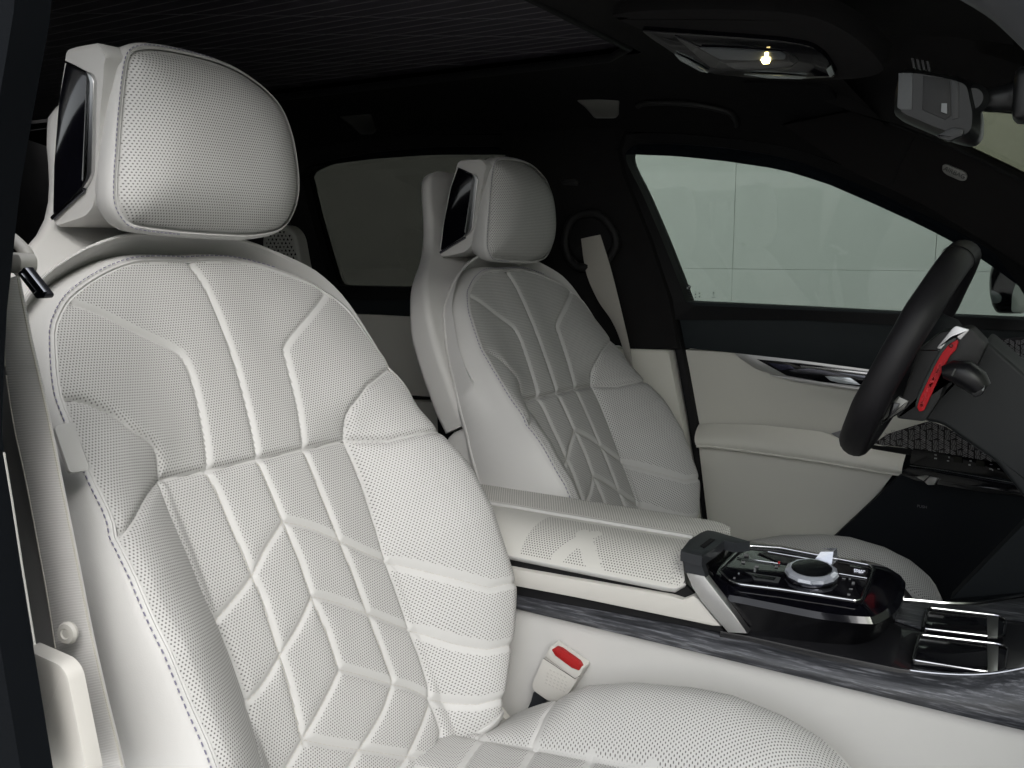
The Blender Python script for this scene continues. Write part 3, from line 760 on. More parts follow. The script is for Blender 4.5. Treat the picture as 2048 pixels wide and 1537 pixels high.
bot_px = [(1440,1258), (1480,1267), (1540,1276), (1600,1283), (1660,1289), (1715,1290), (1755,1277), (1785,1245), (1800,1210), (1790,1190), (1740,1170), (1650,1160), (1560,1150), (1500,1140), (1470,1150), (1450,1170), (1440,1200), (1435,1230)]
def islp(pts, lift): return [T(a, b, lift) for a, b in pts]
zt = PY(1900, 1349, YC+.012)[2]
def at_z(pts, z): return [onp(a, b, (0, 0, z), (0, 0, 1)) for a, b in pts]
sm3 = lambda L_: spline(L_, 5, True)
l_in, l_ed, l_bt = sm3(islp(in_px, .004)), sm3([T(a, b, -.001) for a, b in edge_px]), sm3(at_z(bot_px, .719))
l_in2 = [p*.97+np.mean(l_in, 0)*.03+np.array([0, 0, .0006]) for p in l_in]
mid = [a*.5+b*.5+(b-np.mean(l_bt, 0))*.02 for a, b in zip(l_ed, l_bt)]
ce = np.mean(l_ed, 0)
def inw(L_, k, dz): return [p+(ce-p)/np.linalg.norm((ce-p)[:2])*k*np.array([1, 1, 0])+np.array([0, 0, dz]) for p in L_]
up_, dn_ = inw(l_ed, .0045, .0012), inw(l_ed, -.0004, -.0050)
V, Fc = loft([l_in2, l_in, up_, dn_], cap0=True)
mk('island_body', V, Fc, piano, isl, ang=20)
V, Fc = loft([dn_, mid, l_bt]); mk('island_side', V, Fc, mat('gloss_side_black', (.004, .004, .005), .16, spec=.22), isl, ang=50)
slab('control_plate', roundc(islp([(1440,1140), (1480,1102), (1500,1094), (1560,1098), (1738,1132), (1744,1140), (1722,1196), (1712,1199), (1560,1176), (1478,1166), (1462,1160)], .0085), .004), mat('gloss_black_plate', (.004, .004, .006), .10, coat=1), isl, th=.004, bev=.0008)
pl_out = roundc(islp([(1438,1141), (1479,1101), (1498,1092), (1560,1096), (1741,1131), (1747,1140), (1724,1198), (1712,1202), (1560,1179), (1477,1169), (1460,1162)], .0098), .004)
tube('plate_rim', pl_out, .0010, chrome, isl, n=6, closed=True)
tube('plate_divider', [T(1473, 1115, .0097), T(1560,1128,.0097)], .0007, chrome, isl, n=6)
tube('plate_divider', [T(1668, 1146, .0097), T(1734,1157,.0097)], .0007, chrome, isl, n=6)
slab('recess_strip', islp([(1516,1106), (1536,1104), (1668,1126), (1736,1140), (1731,1155), (1668,1145), (1560,1125)], .0098), mat('recess_black', (.012, .010, .012), .25), isl, th=.001, bev=0)
tube('recess_edge', [T(1536, 1104, .0105), T(1640, 1122, .0105)], .0007, chrome, isl, n=6)
# crystal controller
def disc(name, c, n, prof, m, parent, seg=28, ang=20, fac=None):
    n = Vector(n).normalized(); a = n.orthogonal().normalized(); b = n.cross(a); L_ = []
    for r, h in prof: L_.append([np.array(Vector(c)+n*h+(a*math.cos(2*math.pi*k/seg)+b*math.sin(2*math.pi*k/seg))*r*(1+(fac or 0)*(k % 2))) for k in range(seg)])
    V, Fc = loft(L_, cap0=True, cap1=True); return mk(name, V, Fc, m, parent, ang=ang)
crystal = bpy.data.materials.new('cut_crystal'); crystal.use_nodes = True
_b = crystal.node_tree.nodes['Principled BSDF']; _b.inputs['Base Color'].default_value = (.55, .58, .66, 1); _b.inputs['Roughness'].default_value = .03; _b.inputs['Metallic'].default_value = .45
_b.inputs['Coat Weight'].default_value = 1
kc = T(1623, 1153, .0095)
disc('knob_collar', kc, TN, [(.0290, 0), (.0290, .002)], darkmetal, isl)
disc('crystal_knob', kc+TN*.002, TN, [(.0265, 0), (.0290, .0025), (.0280, .0060), (.0240, .0085)], crystal, isl, seg=26, ang=5, fac=.035)
disc('knob_face', kc+TN*.0107, TN, [(.0225, 0), (.0215, .0005)], piano, isl, seg=30)
sp = T(1650, 1124, .0105)
sb_ = [sp+np.array(v) for v in [(-.012,-.012,0), (.010,-.012,0), (.012,.014,0), (-.010,.014,0)]]; st_ = [sp+np.array(v) for v in [(-.004,-.008,.014), (.010,-.006,.016), (.011,.010,.016), (-.006,.012,.012)]]
V, Fc = loft([sb_, st_], cap0=True, cap1=True); mk('crystal_shifter', V, Fc, crystal, isl, ang=10)
# icons
for x, y, w_, h_ in [(1487,1124,7,4), (1514,1133,8,3), (1493,1110,10,5), (1545,1124,6,3), (1553,1133,6,3), (1478,1147,3,3), (1469,1156,4,3), (1510,1140,4,8), (1688,1157,7,2), (1700,1158,4,2), (1707,1166,6,5), (1702,1178,7,2), (1698,1189,6,3), (1535,1173,2,2)]:
    slab('touch_icon', islp([(x-w_/2, y-h_/2), (x+w_/2, y-h_/2+.6), (x+w_/2-.8, y+h_/2+.6), (x-w_/2-.8, y+h_/2)], .0097), mat('icon_grey', (.20, .20, .21), .5), isl, th=.0004, bev=0)
text('start_stop_lettering', 'START\nSTOP', T(1718, 1143, .0105), .0042, glowblue, T(1740,1146)-T(1700,1139), T(1718,1130)-T(1718,1150), isl)
slab('park_icon', islp([(1490,1144), (1562,1155), (1556,1166), (1508,1160), (1503,1151)], .0097), mat('icon_frame', (.10, .10, .11), .3, metal=.6), isl, th=.0004, bev=0)
slab('park_icon', islp([(1499,1147), (1552,1155.5), (1548,1161), (1512,1156)], .0102), piano, isl, th=.0004, bev=0)
slab('warning_lamp', islp([(1556,1123), (1560,1123), (1560,1127), (1556,1127)], .0106), redm, isl, th=.0005, bev=0)
# metal bracket that wraps round the island's rear
br = [(1366,1094), (1392,1072), (1418,1062), (1432,1063)]
slab('metal_bracket', cpoly([(1372,1146), (1408,1153), (1415,1162), (1442,1197), (1472,1235), (1495,1268), (1456,1266), (1429,1235), (1402,1203), (1384,1175)], YC-.004), brushed, isl, th=.012, bev=.0015)
dbm = mat('dark_bracket', (.03, .033, .038), .4, metal=.3)
slab('bracket_side', cpoly([(1361,1101), (1404,1108), (1404,1133), (1412,1158), (1371,1147), (1365,1124)], YC-.003), dbm, isl, th=.012, bev=.0015)
slab('bracket_top', [onp(a, b, (0, 0, .809), (0, 0, 1)) for a, b in [(1361,1102), (1378,1080), (1400,1066), (1415,1060), (1432,1063), (1500,1083), (1470,1086), (1448,1081), (1432,1095), (1404,1113)]], dbm, isl, th=.012, bev=.0012)
slab('hinge_cover', [onp(a, b, (0, 0, .810), (0, 0, 1)) for a, b in [(1400,1092), (1420,1077), (1430,1079), (1408,1096)]], rubber, isl, th=.0006, bev=0)
slab('rear_recess', islp([(1402,1113), (1432,1093), (1448,1079), (1500,1083), (1482,1093), (1442,1140), (1418,1160), (1404,1133)], .001), rubber, isl, th=.003, bev=0)

# -------- tray in front with cup covers
tray = [(1440,1262), (1790,1150), (1830,1200), (1870,1203), (1900,1207), (1960,1206), (2020,1196), (2070,1188), (2250,1180), (2250,1290), (2100,1322), (2050,1336), (1980,1348), (1900,1349), (1800,1338), (1650,1307), (1500,1273)]
zt = PY(1900, 1349, YC+.012)[2]
slab('tray_floor', [onp(a, b, (0, 0, zt-.004), (0, 0, 1)) for a, b in tray], mat('dark_wood_tray', (.012, .012, .014), .22, coat=.4, var=.5, vscale=20), con, th=.01, bev=.002, nrm=(0, 0, 1))
tube('tray_edge', [onp(a, b, (0, 0, zt), (0, 0, 1)) for a, b in spline([(1800,1199), (1830,1201), (1900,1207), (1960,1206), (2020,1196), (2070,1187), (2200,1165)], 5)], .0022, chrome, con, n=6)
# raised wood rail beyond the covers
slab('wood_rail', [onp(a, b, (0, 0, zt-.0005), (0, 0, 1)) for a, b in [(1795,1202), (1900,1210), (1960,1209), (2020,1199), (2200,1172), (2200,1215), (2050,1240), (1850,1218), (1842,1255), (1790,1238)]], wood, con, th=.003, bev=.001, nrm=(0, 0, 1))
for P4 in ([(1856,1217), (1996,1233), (2012,1240), (2008,1272), (1996,1277), (1846,1259)], [(1838,1271), (1998,1290), (2016,1298), (2010,1340), (1996,1346), (1960,1344), (1824,1322)]):
    pp = [onp(a, b, (0, 0, zt+.002), (0, 0, 1)) for a, b in P4]
    cv = thing('cup_holder_cover', 'black cup holder cover with bright rim, ' + ('nearer the driver seat' if P4[0][0] == 1856 else 'nearer the passenger seat'), 'cover', tuple(sum(pp)/len(pp)), 'cup holder covers')
    slab('cover_plate', roundc(pp, .004), mat('gloss_wood_black', (.006, .006, .008), .1, coat=.8), cv, th=.004, bev=.001, nrm=(0, 0, 1))
    rim = roundc([p+np.array([0, 0, .001]) for p in pp], .005)
    tube('cover_rim', rim, .0011, chrome, cv, n=6, closed=True)
    e = pp[1]*.86+pp[0]*.14; f = pp[1]; g_ = pp[-3] if len(pp) == 6 else pp[4]; 
    k = 1975; y1, y2 = (1231, 1275) if P4[0][0] == 1856 else (1289, 1344)
    slab('pull_tab', [onp(a, b, (0, 0, zt+.0045), (0, 0, 1)) for a, b in [(k, y1), (k+22, y1+3), (k+20, y2), (k, y2)]], brushed, cv, th=.002, bev=.0006, nrm=(0, 0, 1))

# =================================================================== BUCKLE
bk = thing('seat_belt_buckle', 'ivory seat belt buckle with red release button standing beside the passenger seat', 'buckle', tuple(PY(1110, 1360, .934)))
YB = .934
front = [(1087,1317), (1101,1295), (1167,1338), (1160,1352), (1143,1380), (1130,1395), (1104,1410), (1066,1382), (1062,1370)]
front = [(1086,1316), (1156,1358), (1140,1384), (1128,1398), (1108,1406), (1094,1402), (1066,1382), (1063,1370)]
fp = roundc([PY(a, b, YB) for a, b in front], .004)
slab('buckle_body', fp, plasticw, bk, th=.018, bev=.002)
slab('buckle_head', roundc([PY(a, b, YB-.001) for a, b in [(1089,1313), (1101,1293), (1104,1293), (1166,1336), (1165,1342), (1156,1358), (1148,1357)]], .0015), plasticw, bk, th=.019, bev=.0015)
slab('release_button', roundc([PY(a, b, YB-.0022) for a, b in [(1103,1300), (1112,1295), (1122,1299), (1158,1325), (1163,1334), (1158,1342), (1144,1337), (1110,1312)]], .001), redb, bk, th=.006, bev=.001)
tube('body_seam', [PY(1087,1317,YB-.0008), PY(1150,1358,YB-.0008), PY(1160,1352,YB-.0008)], .0004, groove, bk, n=4)
slab('buckle_stalk', [PY(a, b, YB+.006) for a, b in [(1066,1386), (1072,1383), (1092,1402), (1060,1440), (1045,1440), (1062,1402), (1063,1398)]], blk, bk, th=.012, bev=.001)
parts = []
for i in range(5):
    for j in range(5+(i > 0)):
        c_ = PY(1098+j*7.2-i*1.5+(3 if i == 0 else 0), 1341+j*3.4+i*6.4, YB-.0004); parts.append(boxgeo(c_, (.0013, 0, -.0007), (0, .0003, 0), (.0002, 0, .0005)))
V, Fc = join_geo(parts); o = mk('embossed_lines', V, Fc, mat('emboss_grey', (.50, .485, .46), .6), bk, sm=False); o['kind'] = 'stuff'
slab('belt_anchor_cover', [PY(a, b, .93) for a, b in [(955,1450), (958,1430), (985,1402), (1004,1430), (1020,1450), (990,1462)]], plasticw, None, th=.01, bev=.003)
bpy.data.objects['belt_anchor_cover']['label'] = 'small ivory plastic anchor cover wedged between backrest and seat cushion'; bpy.data.objects['belt_anchor_cover']['category'] = 'trim cover'

# =================================================================== FAR DOORS
YD = 1.80
dd = thing('driver_door', 'far front door with dark teal top, beige lower panel and tinted window', 'car door', (-.4, YD, .4), 'far side doors')
def dp(pts, y=YD): return [PY(a, b, y) for a, b in pts]
win = spline([(1372,604), (1355,558), (1320,470), (1283,385), (1264,348), (1253,322), (1253,304), (1264,293), (1292,288), (1350,288), (1450,296), (1560,314), (1650,342), (1750,383), (1850,430), (1940,477), (1990,508)], 3)+[np.array(q, float) for q in [(2030,560), (2060,610), (2080,640), (1900,631), (1600,616)]]
YW = 1.79
slab('window_glass', [PY(a, b, YW+.03) for a, b in [(1200,250), (1600,250), (2200,480), (2200,680), (1340,640)]], glass_front, dd, th=.004, bev=0)
# frame round the window: outline ring
def ring(name, inner, outer, m, parent, y, th=.03):
    I = resample(inner, 320); O_ = resample(outer, 320)
    # align starts
    k = int(np.argmin([np.linalg.norm(O_[j]-I[0]) for j in range(320)])); O_ = np.roll(O_, -k, 0)
    I3 = [PY(a, b, y) for a, b in I]; O3 = [PY(a, b, y-.012) for a, b in O_]; I4 = [p+np.array([0, th, 0]) for p in I3]; O4 = [p+np.array([0, th, 0]) for p in O3]
    V, Fc = loft([O4, O3, I3, I4]); return mk(name, V, Fc, m, parent, ang=35)
outer = spline([(1345,640), (1330,560), (1300,480), (1262,390), (1240,335), (1232,300), (1240,280), (1265,268), (1350,268), (1450,277), (1560,292), (1650,318), (1750,360), (1850,405), (1940,452), (2020,500)], 3)+[np.array(q, float) for q in [(2090,570), (2130,640), (2130,665), (1900,656), (1600,640)]]
ring('window_frame', win, outer, rubber, dd, YW, .05)
slab('upper_panel', dp([(1352,612), (1372,603), (1600,614), (1900,630), (2120,640), (2120,780), (1742,741), (1600,722), (1450,705), (1369,697)], YD-.012), door_dark, dd, th=.04, bev=.006)
tube('belt_line_seam', dp(spline([(1362,622), (1450,622), (1600,629), (1800,640), (2100,652)], 4), YD-.0135), .0010, mat('dark_thread', (.03, .032, .036), .8), dd, n=5)
slab('middle_panel', dp([(1366,700), (1450,704), (1600,722), (1760,744), (1900,760), (1900,900), (1700,885), (1640,876), (1560,864), (1396,860), (1385,790)], YD), vinyl, dd, th=.04, bev=.003)
slab('lower_panel', dp([(1396,890), (1600,915), (1790,944), (1760,985), (1685,1060), (1660,1090), (1440,1100), (1415,1050)], YD-.03), vinyl, dd, th=.06, bev=.004)
# armrest: lofted roll
ta = resample(dp([(1396,850), (1410,847), (1520,850), (1640,863), (1680,876), (1760,890), (1812,908)], YD-.005), 40, False)
tb = resample(dp([(1394,893), (1420,893), (1520,906), (1640,924), (1700,934), (1760,945), (1804,950)], YD-.045), 40, False)
rows = []
for k in range(9):
    t = k/8; o = math.sin(t*math.pi*.62)*.045
    rows.append([ta[i]*(1-t)+tb[i]*t+np.array([0, -o+.04*t, 0]) for i in range(40)])
V, Fc = loft(rows, closed=False); mk('armrest', V, Fc, vinyl, dd, ang=60)
tube('armrest_piping', [p+np.array([0, -.042+.04, .0]) for p in tb], .0026, vinyl, dd, n=6)
# silver and crystal trim bar
slab('trim_bar', dp([(1467,706), (1500,709), (1760,733), (1900,747), (1900,800), (1735,780), (1600,760), (1545,750), (1510,738), (1480,718)], YD-.006), brushed, dd, th=.012, bev=.003)
slab('trim_crystal', dp([(1513,719), (1600,727), (1745,745), (1740,776), (1640,764), (1573,752)], YD-.009), piano, dd, th=.004, bev=.001)
fac_pts = [(1520,722), (1570,728), (1600,730), (1660,737), (1745,747), (1742,770), (1700,765), (1640,760), (1575,749), (1600,742), (1650,748), (1700,752)]
for q, rr, mm in (([(1600,731), (1745,747), (1744,753), (1655,742), (1602,735)], .12, chrome), ([(1650,753), (1700,756), (1722,771), (1680,767), (1660,762)], .15, mat('crystal_light_facet', (.75, .80, .85), .12, metal=.4)), ([(1575,741), (1615,737), (1650,742), (1690,752), (1640,750), (1600,748)], .2, darkmetal), ([(1665,744), (1744,754), (1742,762), (1712,756)], .2, mat('crystal_grey_facet', (.20, .21, .25), .15, metal=.6)), ([(1535,726), (1580,731), (1590,738), (1560,741)], .2, mat('crystal_violet_facet', (.05, .05, .09), .15, metal=.5))):
    slab('crystal_facet', dp(q, YD-.0105), mm, dd, th=.0014, bev=.0004)
slab('trim_lower_edge', dp([(1545,751), (1600,759), (1735,779), (1900,802), (1900,808), (1735,785), (1600,766), (1538,750)], YD-.010), mat('pale_satin_trim', (.62, .61, .60), .3, metal=.3), dd, th=.006, bev=.0015)
for r_, hh in ((.012, 0),):
    c_ = PY(1797, 663, YD-.013); disc('pull_ring', c_, (0, -1, 0), [(.013, -.002), (.013, .002), (.010, .003), (.007, 0)], door_dark, dd)
slab('speaker_trim', dp([(1662,868), (1700,856), (1720,880), (1690,885)], YD-.008), mat('speaker_grey', (.22, .22, .23), .5, metal=.3), dd, th=.004, bev=.001)
# etched glass marks
gm = mat('etched_mark', (.03, .035, .04), .8)
c_ = PY(1377, 575, YW+.028)
disc('glass_emblem', c_, (0, -1, 0), [(.0052, 0), (.0052, .0004)], gm, dd, seg=24)
em = mat('etched_mark_light', (.45, .48, .47), .8)
ex, ez = np.array([.0017, 0, 0]), np.array([0, 0, .0017])
for sx, sz in ((1, 1), (-1, -1)):
    V, Fc = boxgeo(c_+np.array([sx*.0017, -.0006, sz*.0017]), ex*.9, (0, .0002, 0), ez*.9); mk('emblem_quarter', V, Fc, em, dd, sm=False)
parts = []
for x, y, w_, h_ in [(1377,584,4,1), (1377,587.5,9,1), (1378,591,9,1), (1378,595,6,1), (1391,584,1,2), (1391,589,3,3), (1391,595,3,2.4), (1399,587,2,3), (1399,594,3,3), (1427,586,2.4,3), (1427,590,1.6,1), (1427,595,7,1)]:
    parts.append(boxgeo(PY(x, y, YW+.028), (w_*.00055, 0, 0), (0, .0002, 0), (0, 0, h_*.00048)))
V, Fc = join_geo(parts); o = mk('glass_stamp', V, Fc, gm, dd, sm=False); o['kind'] = 'stuff'
# seal between door and pillar
slab('door_seal', dp([(1336,640), (1352,640), (1372,740), (1392,850), (1412,1000), (1445,1110), (1415,1110), (1392,960), (1374,840), (1356,740)], YD-.02), rubber, dd, th=.05, bev=.006)

rd = thing('rear_door', 'far rear door with dark privacy window and black belt line behind the driver seat', 'car door', (-1.5, YD, .4), 'far side doors')
slab('window_glass', [PY(a, b, YW+.03) for a, b in [(560,280), (1040,280), (1040,620), (600,620)]], glass_rear, rd, th=.004, bev=0)
rwin = roundc([(662,572), (640,500), (620,430), (606,370), (600,345), (640,325), (740,305), (860,294), (985,293), (1006,297), (1016,330), (1040,420), (1060,500), (1075,580)], 14)
rout = roundc([(640,600), (615,560), (590,480), (575,400), (565,330), (600,300), (740,280), (860,270), (1000,270), (1040,290), (1060,330), (1090,430), (1110,520), (1120,600)], 10)
ring('window_frame', rwin, rout, rubber, rd, YW, .05)
slab('upper_panel', dp([(560,572), (1100,580), (1100,640), (830,634), (700,627), (560,620)], YD-.012), door_dark, rd, th=.04, bev=.005)
slab('lower_panel', dp([(560,622), (700,628), (1100,640), (1100,800), (560,790)], YD), vinyl, rd, th=.04, bev=.003)
tube('panel_gap', dp([(780,790), (880,798)], YD-.004), .003, rubber, rd, n=6)
slab('lower_trim', dp([(560,800), (1100,808), (1150,1100), (560,1100)], YD-.004), vinyl, rd, th=.04, bev=.003)
slab('dark_gap_slab', dp([(870,790), (900,810), (905,880), (930,960), (900,960), (875,900)], YD-.10), rubber, rd, th=.04, bev=.01)  # black slab standing in for the dark gap beside the driver seat

# quarter panel with triangular pattern speaker, behind the front passenger headrest
qt = thing('rear_headrest', 'pale rear headrest cushion with punched triangle pattern, seen under the front headrest', 'headrest', (-2.0, 1.45, 1.0))
YQ = 1.55
qo = [(523,480), (530,462), (545,452), (570,450), (590,470), (606,560), (600,572), (570,568), (545,548), (528,520)]
slab('cushion', roundc([PY(a, b, YQ) for a, b in qo], .02), mat('pale_grey_grille', (.50, .51, .47), .6), qt, th=.035, bev=.010, seg=4)  # body of the speaker grille
parts = []
for i in range(12):
    for j in range(16):
        x = 522+i*7.6+(j % 2)*3.8; y = 450+j*7.4
        if not inside(np.array([x]), np.array([y]), [(531,482), (540,462), (568,458), (584,474), (600,560), (570,560), (548,540), (534,512)])[0]: continue
        r_ = .0042*(1 if (i+j) % 3 else .75); c_ = PY(x, y, YQ-.0006); a0 = (0 if (i+j) % 2 else math.pi)
        tri = [c_+np.array([math.sin(a0+k*2.094)*r_, 0, math.cos(a0+k*2.094)*r_]) for k in range(3)]
        parts.append((tri+[t+np.array([0, .0005, 0]) for t in tri], [(0, 1, 2), (5, 4, 3), (0, 3, 4, 1), (1, 4, 5, 2), (2, 5, 3, 0)]))
V, Fc = join_geo(parts); o = mk('punched_triangles', V, Fc, rubber, qt, sm=False); o['kind'] = 'stuff'

slab('quarter_trim', [PY(a, b, 1.87) for a, b in [(60,150), (640,230), (592,300), (568,345), (585,480), (640,605), (660,800), (60,800)]], mat('quarter_black', (.008, .008, .009), .8, spec=.2), rd, th=.02, bev=.002)
# =================================================================== PILLARS, ROOF
bp_ = thing('far_pillar', 'black suede centre pillar beyond the driver seat with belt loop and beige foot', 'pillar', (-1.0, 1.76, .6))
slab('pillar_trim', [PY(a, b, 1.765) for a, b in [(985,235), (1260,235), (1236,300), (1245,345), (1300,480), (1340,600), (1356,700), (1250,700), (1130,640), (1100,520), (1060,400)]], suede, bp_, th=.06, bev=.01)
slab('pillar_foot', roundc([PY(a, b, 1.765) for a, b in [(1200,696), (1337,701), (1352,780), (1372,880), (1390,1000), (1400,1100), (1200,1100)]], .01), vinyl, bp_, th=.06, bev=.005)
gl_ = [PY(a, b, 1.735) for a, b in spline([(1140,445), (1165,428), (1200,432), (1225,460), (1232,490), (1215,520), (1190,530), (1160,535), (1140,520), (1130,485)], 4, True)]
tube('belt_loop', gl_, .009, mat('black_loop', (.006, .006, .0065), .7), bp_, n=10, closed=True, up=(0, 1, 0))
slab('loop_plate', [PY(a, b, 1.745) for a, b in [(1142,450), (1165,435), (1200,437), (1220,462), (1226,490), (1205,515), (1160,522), (1142,505), (1136,480)]], rubber, bp_, th=.015, bev=.003)
slab('trim_hook', roundc([PY(a, b, 1.755) for a, b in [(1120,360), (1150,358), (1158,366), (1156,372), (1124,370)]], .003), mat('faint_black', (.016, .016, .017), .6), bp_, th=.006, bev=.002)
fb = thing('driver_seat_belt', 'cream seat belt webbing hanging from the black loop of the far pillar', 'seat belt', tuple(PY(1190, 480, 1.73)), 'seat belts')
lfe = spline([(1162,478), (1172,545), (1195,600), (1222,640), (1240,680), (1256,740), (1262,790)], 6); rfe = spline([(1200,470), (1216,520), (1232,580), (1244,630), (1258,690), (1266,740), (1272,790)], 6)
A_ = resample([PY(a, b, 1.735-.001*i) for i, (a, b) in enumerate(lfe)], 40, False); B_ = resample([PY(a, b, 1.715-.001*i) for i, (a, b) in enumerate(rfe)], 40, False)
rows = [A_, A_*.5+B_*.5+np.array([0, -.003, 0]), B_, B_+np.array([0, .002, 0]), A_*.5+B_*.5+np.array([0, .001, 0]), A_+np.array([0, .002, 0])]
V, Fc = loft([list(r_) for r_ in rows]+[list(rows[0])], closed=False); mk('webbing', V, Fc, webbing2, fb, ang=60)

rf = thing('roof', 'black suede headliner with large dark glass roof panel', 'car roof', (-1.0, 1.045, 1.45))
# far side rail: from window heads up to the glass roof opening
wtop = [PY(a, b, 1.775) for a, b in [(300,420), (560,330), (600,300), (740,280), (860,270), (1000,268), (1150,266), (1265,264), (1350,266), (1450,275), (1560,290), (1650,316), (1750,358), (1850,403), (1940,450), (2030,510), (2110,590)]]
sro = [PZ(a, b, 1.46) for a, b in [(100,262), (300,228), (560,187), (700,163), (900,137), (1080,120), (1270,106)]]
far_y = np.interp
w_ = resample(wtop, 60, False)
edge_x = np.array([q[0] for q in sro]); edge_y = np.array([q[1] for q in sro])
YE = 1.375
rows = []
def rz(x): return 1.462-.006*((x+1.3)/.8)**2 if x > -1.3 else 1.462-.02*((x+1.3)/1.0)**2
for t in np.linspace(0, 1, 12):
    row = []
    for p in w_:
        x = p[0]; q = np.array([x, YE, rz(x) if x < -.5 else rz(x)-.03*((x+.5)/.6)**2]); k_ = float(sst(-.38, -.16, np.array(x))); q = q*(1-k_)+(p+np.array([0, -.05, .03]))*k_
        r_ = p*(1-t)+q*t; r_[2] += .028*math.sin(math.pi*t); r_[1] += .03*math.sin(math.pi*t)*(1-t)
        row.append(r_)
    rows.append(row)
V, Fc = loft(rows, closed=False); mk('side_rail', V, Fc, suede, rf, ang=60)
ye2 = 2*1.045-YE
V, Fc = loft([[np.array([p[0], 2*1.045-p[1], p[2]]) for p in row if p[0] < -.62] for row in rows[4:]], closed=False)
mk('side_rail', V, Fc, suede, rf, ang=60)
# front header between rails
xh = -.58
xs_ = np.linspace(xh, .05, 14); ys_ = np.linspace(ye2, YE, 12)
V = [(x, y, (rz(x)-.03*((x+.5)/.6)**2 if x > -.5 else rz(x))-.002-.05*max(0, (x+.25)/.3)**2) for x in xs_ for y in ys_]
Fc = [(i*12+j, i*12+j+1, (i+1)*12+j+1, (i+1)*12+j) for i in range(13) for j in range(11)]
mk('front_header', V, Fc, suede, rf)
# glass roof
roofg = mat('dark_violet_roof_glass', (.036, .032, .043), .55, spec=.3)
box('glass_roof', (-1.5, 1.045, 1.478), (1.9, YE-ye2+.02, .012), roofg, rf, bev=0)
tube('opening_seal', [(-2.4, YE, 1.455), (-.64, YE, 1.455), (-.585, YE-.05, 1.456), (-.58, 1.045, 1.458), (-.58, ye2, 1.458)], .007, rubber, rf, n=8)
box('outer_skin', (-1.0, 1.045, 1.53), (3.2, 1.0, .02), paint, rf, bev=.005)
wf_ = w_
for sgn in (1, -1):
    rows = []; w_ = wf_ if sgn > 0 else wf_[wf_[:, 0] < -.85]
    for dy, dz, yy, zz, t in ((.012, -.045, 0, 0, 0), (.035, -.01, 0, 0, 0), (.03, .03, 0, 0, 0), (0, .02, 1.62, 1.50, .6), (0, 0, 1.50, 1.541, 1)):
        row_ = []
        for p in w_:
            k_ = float(sst(-.38, -.16, np.array(p[0]))); t_ = t*(1-k_)
            row_.append(np.array([p[0], 1.045+sgn*((p[1]+max(dy, .02*k_))*(1-t_)+yy*t_-1.045), (p[2]+dz)*(1-t_)+(zz-.35*max(0, p[0]+.45)**1.5)*t_]))
        rows.append(row_)
    V, Fc = loft(rows if sgn > 0 else rows[2:], closed=False); mk('outer_skin', V, Fc, paint, rf, ang=60)
w_ = wf_
# fine light threads laid in the glass roof: two families
lines = mat('roof_thread', (.15, .14, .155), .6)
parts = []
zg = 1.4718
def seg(x0, y0, x1, y1, r_=.0005):
    a, b = np.array([x0, y0, zg]), np.array([x1, y1, zg]); ax = (b-a)/2; sd_ = np.array([-ax[1], ax[0], 0]); sd_ = sd_/np.linalg.norm(sd_)*r_
    parts.append(boxgeo((a+b)/2, ax, sd_, (0, 0, .0003)))
for k in range(24): y = ye2+.012+k*.0268; seg(-2.4, y, -.60, y-.0)
for k in range(13):
    x = -3.2+k*.19; x1 = x+.95
    seg(max(x, -2.4), ye2+.01+(max(x, -2.4)-x)/.95*(YE-ye2-.02), min(x1, -.6), YE-.01-(x1-min(x1, -.6))/.95*(YE-ye2-.02))
V, Fc = join_geo(parts); o = mk('roof_threads', V, Fc, lines, rf, sm=False); o['kind'] = 'stuff'
# courtesy lamps in the far rail
def rail_pt(x, y): return None
from mathutils.bvhtree import BVHTree
rail = next(o for o in rf.children if o.name.startswith('side_rail'))
def bvh_of(o):
    me = o.data; off = world_loc(o); return BVHTree.FromPolygons([tuple(v.co+off) for v in me.vertices], [tuple(p.vertices) for p in me.polygons])
bv = bvh_of(rail)
def hit(x, y, lift=.002, default=1.6):
    r_ = Vector(ray(x, y)); h = bv.ray_cast(Vector(CP), r_.normalized())
    if h[0] is None: return PY(x, y, default)
    return np.array(h[0]-r_.normalized()*lift)
lm = mat('courtesy_lens', (.30, .30, .28), .35, bump=.8, bscale=160)
lmd = mat('courtesy_lens_dim', (.10, .10, .095), .4, bump=.8, bscale=160)
for nm, P5, m_, lab in (('a', [(1154,201), (1196,200), (1238,202), (1237,230), (1230,236), (1190,236), (1172,215)], lm, 'bright faceted courtesy lamp set in the far roof rail above the driver window'), ('b', [(680,234), (715,231), (742,229), (752,262), (745,268), (722,269), (705,252)], lmd, 'dim faceted courtesy lamp set in the far roof rail above the rear window')):
    pts = [hit(a, b) for a, b in P5]; c_ = sum(pts)/len(pts)
    # flatten
    nn = np.cross(pts[2]-pts[0], pts[4]-pts[0]); nn /= np.linalg.norm(nn); pts = [onp(a, b, c_, nn) for a, b in P5]
    t = thing('courtesy_lamp', lab, 'lamp', tuple(c_), 'courtesy lamps')
    slab('lens', roundc(pts, .006), m_, t, th=.008, bev=.002)
    tube('lens_rim', roundc(pts, .006), .0012, mat('lamp_rim', (.35, .35, .34), .3, metal=.6) if nm == 'a' else lmd, t, n=5, closed=True)

